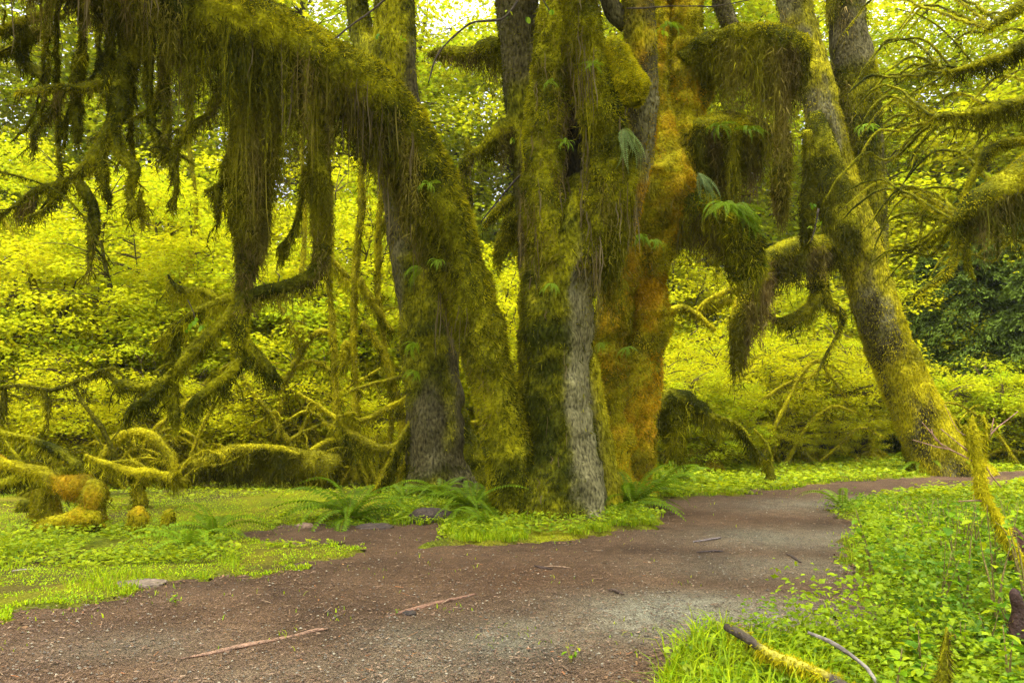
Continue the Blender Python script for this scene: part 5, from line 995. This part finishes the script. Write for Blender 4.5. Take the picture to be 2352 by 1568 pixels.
# conifers
def conifer(name, seed, H, R, nb, C0):
    rng = rng_(seed); e = thing(name, 'proto', 'tree')
    g = Geo(); tube_geo(g, tube([(0, 0, -.2, H * .018), (0, 0, H * .5, H * .012), (0, 0, H, .02)], 8, .6, .1), np.array([.06, .045, .03])); g.obj('trunk', M_BARK, e, smooth=True)
    g = Geo(); z = H * (.06 + .93 * rng.random(nb) ** 1.2); a = rng.uniform(0, 6.283, nb); L = R * (1 - z / H) ** .8 * rng.uniform(.7, 1.15, nb) + .25; per = 70
    f = rng.random((nb, per)) ** .7; d = np.stack([np.cos(a), np.sin(a)], -1); lat = rng.normal(0, .16, (nb, per)) * L[:, None] * (1.1 - .7 * f)
    x = d[:, None, 0] * f * L[:, None] - d[:, None, 1] * lat; y = d[:, None, 1] * f * L[:, None] + d[:, None, 0] * lat
    zz_ = z[:, None] + .12 * f * L[:, None] - .42 * f ** 2 * L[:, None] - np.abs(lat) * .3 + rng.normal(0, .04, (nb, per))
    P = np.stack([x, y, zz_], -1).reshape(-1, 3); k = len(P); out = np.repeat(d, per, 0); dr = np.concatenate([out * .8, np.full((k, 1), -.7)], 1) + rng.normal(0, .45, (k, 3)); dr = unit(dr)
    sd = unit(np.cross(dr, rng.normal(0, 1, (k, 3)))) * .045; ln = rng.uniform(.16, .38, k)[:, None]
    V = np.stack([P - sd * .4, P + dr * ln * .5 + sd, P + dr * ln, P + dr * ln * .5 - sd], 1); C = lerp(C0 * .7, C0 * 1.5, rng.random(k))
    g.add(V.reshape(-1, 3), np.repeat(C, 4, 0), None, np.arange(4 * k).reshape(-1, 4)); g.obj('crown', M_NEEDLE, e); return e
N1 = conifer('spruce', 651, 15, 4.2, 520, np.array([.075, .11, .014]))
for a, Y, sc, lab in [(2250, 20.5, .5, 'dark young spruce with sweeping boughs above the right shrubs'), (2400, 19.5, .5, 'dark spruce at the right edge below the mossy limb'), (2140, 21, .36, 'smaller spruce just right of the leaning maple'), (2060, 66, 2.0, 'hazy spruce far behind between leaning maple and limbs'), (1990, 90, 2.5, 'faint spruce peeking right of the twin trunk'), (2200, 70, 1.6, 'hazy spruce far behind the upper right leaves'), (2330, 60, 1.5, 'faint tall spruce behind the right edge leaves'),
                       (60, 48, 1.1, 'bluish spruce glimpsed through leaves at far left'), (330, 52, 1.1, 'bluish spruce glimpsed left of the moss curtain'), (450, 60, 1.3, 'grey green spruce far behind the moss curtain')]:
    put(N1, a, Y, sc, a * .01, lab)
# far hillside with its wood
rng = rng_(70); g = Geo(); hx = np.linspace(-200, 420, 60); hy = np.linspace(150, 420, 30); X, Y = np.meshgrid(hx, hy)
def hz(x, y): return np.maximum(0, (y - 150) * .55) * (.45 + .8 * fbm(np.stack([x * .006, y * .006, x * 0], -1), 71)) * sstep(-150, 150, x + 40) - .5
Pz = np.stack([X, Y, hz(X, Y)], -1).reshape(-1, 3); i = np.arange(29)[:, None]; j = np.arange(59)[None]
g.add(Pz, np.array([.03, .05, .025]), None, np.stack([i * 60 + j, i * 60 + j + 1, (i + 1) * 60 + j + 1, (i + 1) * 60 + j], -1).reshape(-1, 4)); o = g.obj('hill', M_GROUND, smooth=True); o['kind'] = 'structure'
g = Geo(); k = 1500; x = rng.uniform(-60, 360, k); y = rng.uniform(155, 400, k); z = hz(x, y); h = rng.uniform(14, 26, k); tri = []
for q in range(5):
    f = q / 5; rr = h * .17 * (1.1 - f); zb = z + h * (.05 + f * .8); th = rng.uniform(0, 6.28, k)
    ring = [np.stack([x + np.cos(th + s * 1.2566) * rr * rng.uniform(.7, 1.3, k), y + np.sin(th + s * 1.2566) * rr, zb - rr * rng.uniform(0, .4, k)], -1) for s in range(5)]; top = np.stack([x, y, zb + h * .3], -1)
    V = np.stack(ring + [top], 1); o_ = (np.arange(k) * 6)[:, None, None]; g.add(V.reshape(-1, 3), np.repeat(lerp([.025, .045, .022], [.05, .075, .03], rng.random(k)), 6, 0), (o_ + np.array([[s, (s + 1) % 5, 5] for s in range(5)])[None]).reshape(-1, 3))
o = g.obj('hillside_forest', M_NEEDLE, kind='stuff'); tag(o, 'misty conifer wood on the far hillside, upper right', 'forest')

# ------------------------------------------------------------------ ferns, thicket plants, twigs with young leaves
def frond_mesh(seed, up=1.0, droop=1.5, pairs=26, wid=.13, col=(.11, .185, .004), sil=0.0):
    """one sword fern frond, unit length, leaving the crown along +X"""
    rng = rng_(seed); n = pairs; t = np.linspace(0, 1, n + 1); ang = up - droop * t ** 1.1; dx = np.cos(ang) / n; dz = np.sin(ang) / n
    x = np.concatenate([[0], np.cumsum(dx[:-1])]); z = np.concatenate([[0], np.cumsum(dz[:-1])]); c = np.stack([x, .04 * np.sin(t * 3 + seed) * t, z], -1); g = Geo()
    tg = unit(np.gradient(c, axis=0)); nr = np.cross(tg, np.array([0, 1., 0])) * -1; col = np.array(col)
    w = .006 * (1 - t * .8); V = np.concatenate([c - np.array([0, 1, 0]) * w[:, None], c + np.array([0, 1, 0]) * w[:, None]]); i = np.arange(n)
    g.add(V, col * np.array([1.3, .9, .8]), None, np.stack([i, i + 1, i + 2 + n, i + 1 + n], -1))
    for s in (-1, 1):
        k = np.arange(2, n + 1); f = t[k]; ln = wid * np.minimum(1, .55 + f * 2.2) * np.clip((1.03 - f) * 1.7, .08, 1) * rng.uniform(.88, 1.1, len(k)); hw = .5 / n * .9
        p = c[k]; d = unit(np.array([0, s, 0]) + tg[k] * .35 + nr[k] * .12); tip = p + d * ln[:, None] - np.array([0, 0, .18]) * ln[:, None]; mid = p + d * ln[:, None] * .45
        V = np.stack([p, mid - tg[k] * hw, tip, mid + tg[k] * hw], 1); cc = lerp(col * .85, col * 1.35, rng.random(len(k)))
        g.add(V.reshape(-1, 3), np.repeat(cc, 4, 0), None, np.arange(4 * len(k)).reshape(-1, 4))
    return g.mesh('frond', M_FERN)
FR = [frond_mesh(700 + q, up, dr, 26, wd) for q, (up, dr, wd) in enumerate([(.9, 1.9, .10), (.7, 1.6, .095), (1.1, 2.1, .105), (.45, 1.3, .10)])]
FRS = [frond_mesh(720 + q, .1, 1.3, 24, .10, (.14, .20, .06)) for q in range(2)]
FRY = [frond_mesh(730 + q, .8, 1.7, 22, .11, (.17, .28, .010)) for q in range(2)]
def fern(label, loc, size, nf, seed, meshes=FR, face=None, spread=6.283, group=None, pitch=0.0, name='sword_fern', rnd=.25):
    rng = rng_(seed); e = thing(name, label, 'fern', loc, 0, group)
    for q in range(nf):
        a = (face if face is not None else 0) + spread * ((q + rng.uniform(-.3, .3)) / nf - .5)
        inst('frond', meshes[rng.integers(len(meshes))], e, (0, 0, .02), (rng.normal(0, rnd), rng.normal(pitch, .22), a), size * (.95 if name != 'sword_fern' else 1.55) * rng.uniform(.7, 1.1))
    return e
def gf(a, b): p_ = G(a, b); p_[2] = max(0, float(gz(p_[:1], p_[1:2])[0])); return p_
fern('large dark green sword fern between the fallen log and the big maple', gf(805, 1196), .80, 36, 801)
fern('sword fern leaning out left of the big maple foot', gf(1085, 1188), .66, 24, 802, face=math.pi * 1.1, spread=5)
fern('fern under the grey trunk, behind the rotten log chunk', gf(1010, 1150), .62, 20, 803)
fern('small fern beside the grey trunk foot on its left', gf(930, 1150), .5, 11, 804)
fern('pale shiny fern at the right foot of the big maple', gf(1455, 1178), .72, 30, 805, FR + FRS)
fern('fern behind the pale shiny fern, under the orange trunk', gf(1510, 1135), .65, 20, 806, FR + FRY)
fern('small light fern right of the orange mound', gf(430, 1262), .5, 11, 807, FRY)
fern('fern with one long arching frond by the left grass', gf(490, 1235), .6, 14, 808, FR + FRY)
fern('fern at the dark foot of the leaning maple', gf(2125, 1085), .8, 20, 809)
fern('little fern at the path corner on the right', gf(1935, 1172), .5, 10, 810, FR + FRY)
fern('fern half hidden under the low mossy bough', gf(1560, 1110), .6, 12, 811, FRY)
fern('small fern sprouting in front of the big maple foot', gf(1120, 1215), .4, 9, 812, face=math.pi * 1.3, spread=4)
# ferns growing on trunks
for q, (a, b, Y, sz, nf, ms, lab, fc) in enumerate([
 (1430, 300, 9.55, .62, 9, FRS, 'silvery fern drooping from the main trunk fork', -.5), (1605, 400, 11.5, .6, 8, FRS, 'drooping grey green fern on the orange trunk', -.4), (1690, 480, 11.4, .7, 11, FR, 'fern bunch atop the green mossy bough', -.3),
 (1660, 470, 11.4, .55, 8, FRY, 'light fern left of the bunch on the green bough', -1.6), (1266, 655, 9.75, .28, 5, FRY, 'tiny licorice fern on the front of the main trunk', -1.5), (985, 425, 9.4, .26, 5, FRY, 'tiny fern sprig on the arching limb shoulder', -1.5),
 (1005, 600, 9.6, .24, 4, FRY, 'fern sprig low on the arching limb, by its dark hollow', -1.7), (955, 790, 12.0, .38, 5, FRY, 'fern sprig on the left side of the grey trunk', 2.8), (955, 855, 12.0, .34, 4, FRY, 'lower fern sprig on the grey trunk', 2.6), (965, 615, 12.1, .45, 7, FR, 'fern tuft high on the grey trunk', 3.0),
 (1470, 545, 11.5, .38, 7, FRY, 'licorice fern fringe across the orange trunk bulge', -1.4), (1500, 555, 11.5, .35, 6, FRY, 'licorice fern on the right of the orange bulge', -1.2), (1405, 600, 11.7, .32, 5, FRY, 'fern sprig above the golden left stem', -1.6), (1380, 790, 11.65, .28, 5, FRY, 'fern sprig between the golden stems', -1.5), (1440, 800, 11.7, .28, 5, FRY, 'fern sprig hanging on the golden right stem', -1.5),
 (1655, 290, 11.5, .42, 9, FR, 'dark ferns along the second moss shelf, left end', -1.5), (1720, 300, 11.4, .4, 8, FR, 'dark ferns along the second moss shelf, right end', -1.2), (1985, 290, 15.3, .5, 8, FRY, 'green sprouting fern on the twin trunk', -1.5), (1265, 190, 9.9, .25, 5, FRY, 'fern sprig on the left mossy stem', -1.6), (1360, 150, 9.7, .25, 5, FRY, 'fern sprig beside the round moss burl', -1.4),
 (1535, 60, 11.8, .4, 8, FR, 'fern on the orange trunk near the top edge', -1.2), (1300, 330, 9.7, .26, 5, FRY, 'fern sprig dangling over the dark cleft', -1.5)]):
    fern(lab, W(a, b, Y), sz, nf + 3, 830 + q, ms, fc, 2.6, None, .75, 'epiphytic_fern', .5)

# thicket plants in the near right corner: stem and single leaves
def leaflet(seed, L=1.0, wd=.62, col=(.17, .29, .010)):
    rng = rng_(seed); n = 6; t = np.linspace(0, 1, n); w = wd / 2 * np.sin(np.pi * (t * .93 + .05)) ** .8 * (1 + .1 * (np.arange(n) % 2)); z = .12 * t - .30 * t ** 2
    mid = np.stack([t * L, t * 0, z], -1); Lf = mid + np.stack([t * 0, w, .25 * w], -1); Rt = mid + np.stack([t * 0, -w, .25 * w], -1); V = np.concatenate([mid, Lf, Rt]); i = np.arange(n - 1)
    g = Geo(); g.add(V, np.array(col), None, np.concatenate([np.stack([i, i + 1, n + i + 1, n + i], -1), np.stack([i + 1, i, 2 * n + i, 2 * n + i + 1], -1)]))
    return g.mesh('leaf', M_LEAFG, smooth=True)
LF = [leaflet(900 + q, 1, wd, c) for q, (wd, c) in enumerate([(.66, (.15, .28, .006)), (.6, (.24, .36, .007)), (.72, (.08, .18, .008)), (.55, (.33, .40, .008))])]
def plant(label, loc, h, nl, leaf, seed, group, lean=.25):
    rng = rng_(seed); e = thing('thicket_plant', label, 'plant', loc, 0, group); g = Geo(); tips = []
    ns = rng.integers(2, 4); vs = rng.uniform(.6, 1.3)
    for q in range(ns):
        a = rng.uniform(0, 6.28); sp = [(0, 0, -.05, .008)]
        for f in (.35, .7, 1.0): sp.append((math.cos(a) * lean * h * f ** 1.3, math.sin(a) * lean * h * f ** 1.3, h * f * rng.uniform(.85, 1.1), .008 * (1.15 - f)))
        T = tube(sp, 5, .06, .1); tube_geo(g, T, np.array([.16, .12, .03])); tips.append(T.c)
    g.obj('stem', M_WOOD, e, origin=(0, 0, 0), smooth=True)
    for q in range(nl):
        c = tips[q % ns]; p_ = c[int((.3 + .7 * rng.random()) * (len(c) - 1))]; a = rng.uniform(0, 6.28); ln = leaf * vs * rng.uniform(.5, 1.4)
        off = np.array([math.cos(a), math.sin(a), .2]) * leaf * rng.uniform(.1, .5)
        inst('leaf', LF[rng.integers(4)], e, p_ + off, (rng.normal(0, .3), rng.normal(.05, .35), a), ln)
    return e
rng = rng_(91); GP = 'leafy plants of the thicket right of the path'; cnt = 0
spots = []
while len(spots) < 62:
    a, b = rng.uniform(1600, 2460), rng.uniform(1185, 1640); p_ = G(a, b)
    if path_mask(p_[:1], p_[1:2])[0] or (a < 1930 and b < 1470) or (a < 2040 and b > 1430) or p_[1] > 10.5: continue
    if any(np.hypot(*(p_[:2] - s_[:2])) < .26 for s_ in spots): continue
    spots.append(p_)
for q, p_ in enumerate(spots):
    near = p_[1] < 5.2; p_[2] = 0
    u_ = p_[0] / p_[1] * F_PX + CX; v_ = CY + F_PX * math.tan(math.atan(CAM_H / p_[1]) + PITCH)
    zone = 'between the mossy fallen branch and bottom corner' if v_ > 1480 else 'in front of the dark broken stump' if u_ > 2200 and v_ > 1330 else 'around the foot of the crooked sapling' if u_ > 2200 else 'along the path edge' if u_ < 2040 else 'around the two dark snags' if v_ < 1360 else 'in the middle of the thicket'
    plant('leafy green thicket plant ' + zone, p_, rng.uniform(.18, .34) if near else min(rng.uniform(.5, 1.0), 1.45 - .118 * p_[1]), 26 if p_[1] < 7 else 20, .066, 920 + q, GP)
g = Geo(); x, y = off_pts(5600, rng, (1560, 2560), 4.2, 11.0, 1.1); m_ = (x > 1.3)  & ~((x / y * F_PX + CX < 1960) & (y < 10) & (y > 5.2))
x, y = x[m_], y[m_]; cen = np.stack([x, y, gz(x, y) + (.03 + .75 * rng.random(len(x)) * np.clip(fbm(np.stack([x * 1.6, y * 1.6, x * 0], -1), 77) * 2.6 - .7, .12, 1.2)) * sstep(3.8, 6.0, y) * np.clip(1.5 - .118 * y, .1, 1)], -1)
sprays(g, cen, .12, 8, .028, rng, np.clip(fbm(cen * np.array([1.3, 1.3, 0]), 78) * 2.4 - .7, 0, 1), .4, 3, A=np.array([.30, .40, .007]), B=np.array([.09, .19, .008])); o = g.obj('undergrowth', M_LEAFG, kind='stuff'); tag(o, 'mixed small leaves filling the thicket right of the path', 'undergrowth')
# path sprouts
for q, (a, b, sc, lab) in enumerate([(1310, 1520, .07, 'small sprout with round leaves at the bottom edge of the path'), (405, 1390, .05, 'tiny green sprout alone on the dark soil, left'), (908, 1412, .03, 'tiny sprout beside the bark clod'), (1640, 1500, .06, 'leafy sprout left of the mossy fallen branch')]):
    plant(lab, G(a, b), sc * 1.4, 8, sc * .7, 990 + q, None, .5)
# thin twigs carrying young drooping leaves in front of the trunks
def twig(label, spec, leaf_at, seed, col=(.05, .035, .02), size=.055):
    rng = rng_(seed); P0 = W(*spec[0][:3]); e = thing('leafy_twig', label, 'twig', P0); T = tube(px(spec), 5, .06, .2, 8, 0, seed, .015)
    g = Geo(); tube_geo(g, T, np.array(col)); g.obj('stem', M_WOOD, e, smooth=True)
    for a, b, Y, k in leaf_at:
        c = W(a, b, Y) - P0
        for q in range(k): inst('leaf', LF[rng.integers(4)], e, c + rng.normal(0, .02, 3), (rng.normal(0, .4), .9 + rng.normal(0, .4), rng.uniform(0, 6.28)), size * rng.uniform(.8, 1.5))
    return e
twig('dark twig curving across the sky gap left of the main trunk', [(1200, -20, 9.6, 3), (1160, 40, 9.6, 3), (1080, 55, 9.6, 2.6), (1010, 120, 9.6, 2.2), (985, 190, 9.6, 1.5)], [(1165, 30, 9.6, 3), (1080, 60, 9.6, 2)], 1001)
twig('thin twig arching over the top of the left limb', [(905, -20, 9.1, 2.4), (860, 20, 9.1, 2.4), (800, 65, 9.1, 2.4), (760, 100, 9.1, 2)], [(870, 80, 9.1, 3), (925, 85, 9.1, 3)], 1002)
twig('hanging sprig of young leaves at the top of the main trunk', [(1230, -30, 9.5, 1.6), (1250, 5, 9.5, 1.4), (1265, 30, 9.5, 1)], [(1265, 25, 9.5, 5), (1213, 42, 9.5, 3), (1255, 5, 9.5, 3)], 1003)
twig('crossing bare twigs between the left limb and main trunk', [(1225, 370, 10.6, 2.4), (1170, 430, 10.6, 2.2), (1120, 490, 10.6, 1.8), (1105, 510, 10.6, 1)], [(1180, 320, 10.6, 4), (1210, 325, 10.6, 3)], 1004)
twig('long bare twig along the top edge above the orange trunk', [(1440, 20, 9.5, 2), (1540, 15, 9.5, 2), (1640, 14, 9.5, 1.6), (1720, 0, 9.5, 1.2)], [(1520, 70, 9.6, 3)], 1005)
twig('sprig of bright leaves before the dark right trunk', [(1880, 480, 12, 2), (1870, 530, 12, 1.6), (1860, 560, 12, 1)], [(1870, 470, 12, 5), (1885, 510, 12, 4), (1862, 520, 12, 4)], 1006)
twig('leafy sprigs hanging over the low branches on the left', [(430, 690, 9, 1.6), (445, 720, 9, 1.4), (450, 745, 9, 1)], [(450, 740, 9, 5), (430, 760, 9, 4), (465, 750, 9, 4)], 1007)

# ------------------------------------------------------------------ damp air
bm_v = np.array([[x, y, z] for x in (-260, 480) for y in (-25, 470) for z in (-2.5, 165)], float)
g = Geo(); g.add(bm_v, np.array([1., 1, 1]), None, [[0, 1, 3, 2], [4, 6, 7, 5], [0, 4, 5, 1], [2, 3, 7, 6], [0, 2, 6, 4], [1, 5, 7, 3]])
m, t, out = mat_new('damp_air'); pv = nd(t, 'ShaderNodeVolumePrincipled', i_Density=.0003); pv.inputs['Color'].default_value = (.92, .95, .97, 1); t.links.new(pv.outputs[0], out.inputs['Volume'])
o = g.obj('haze', m, kind='stuff'); o['label'] = 'thin mist hanging through the forest'; o['category'] = 'haze'
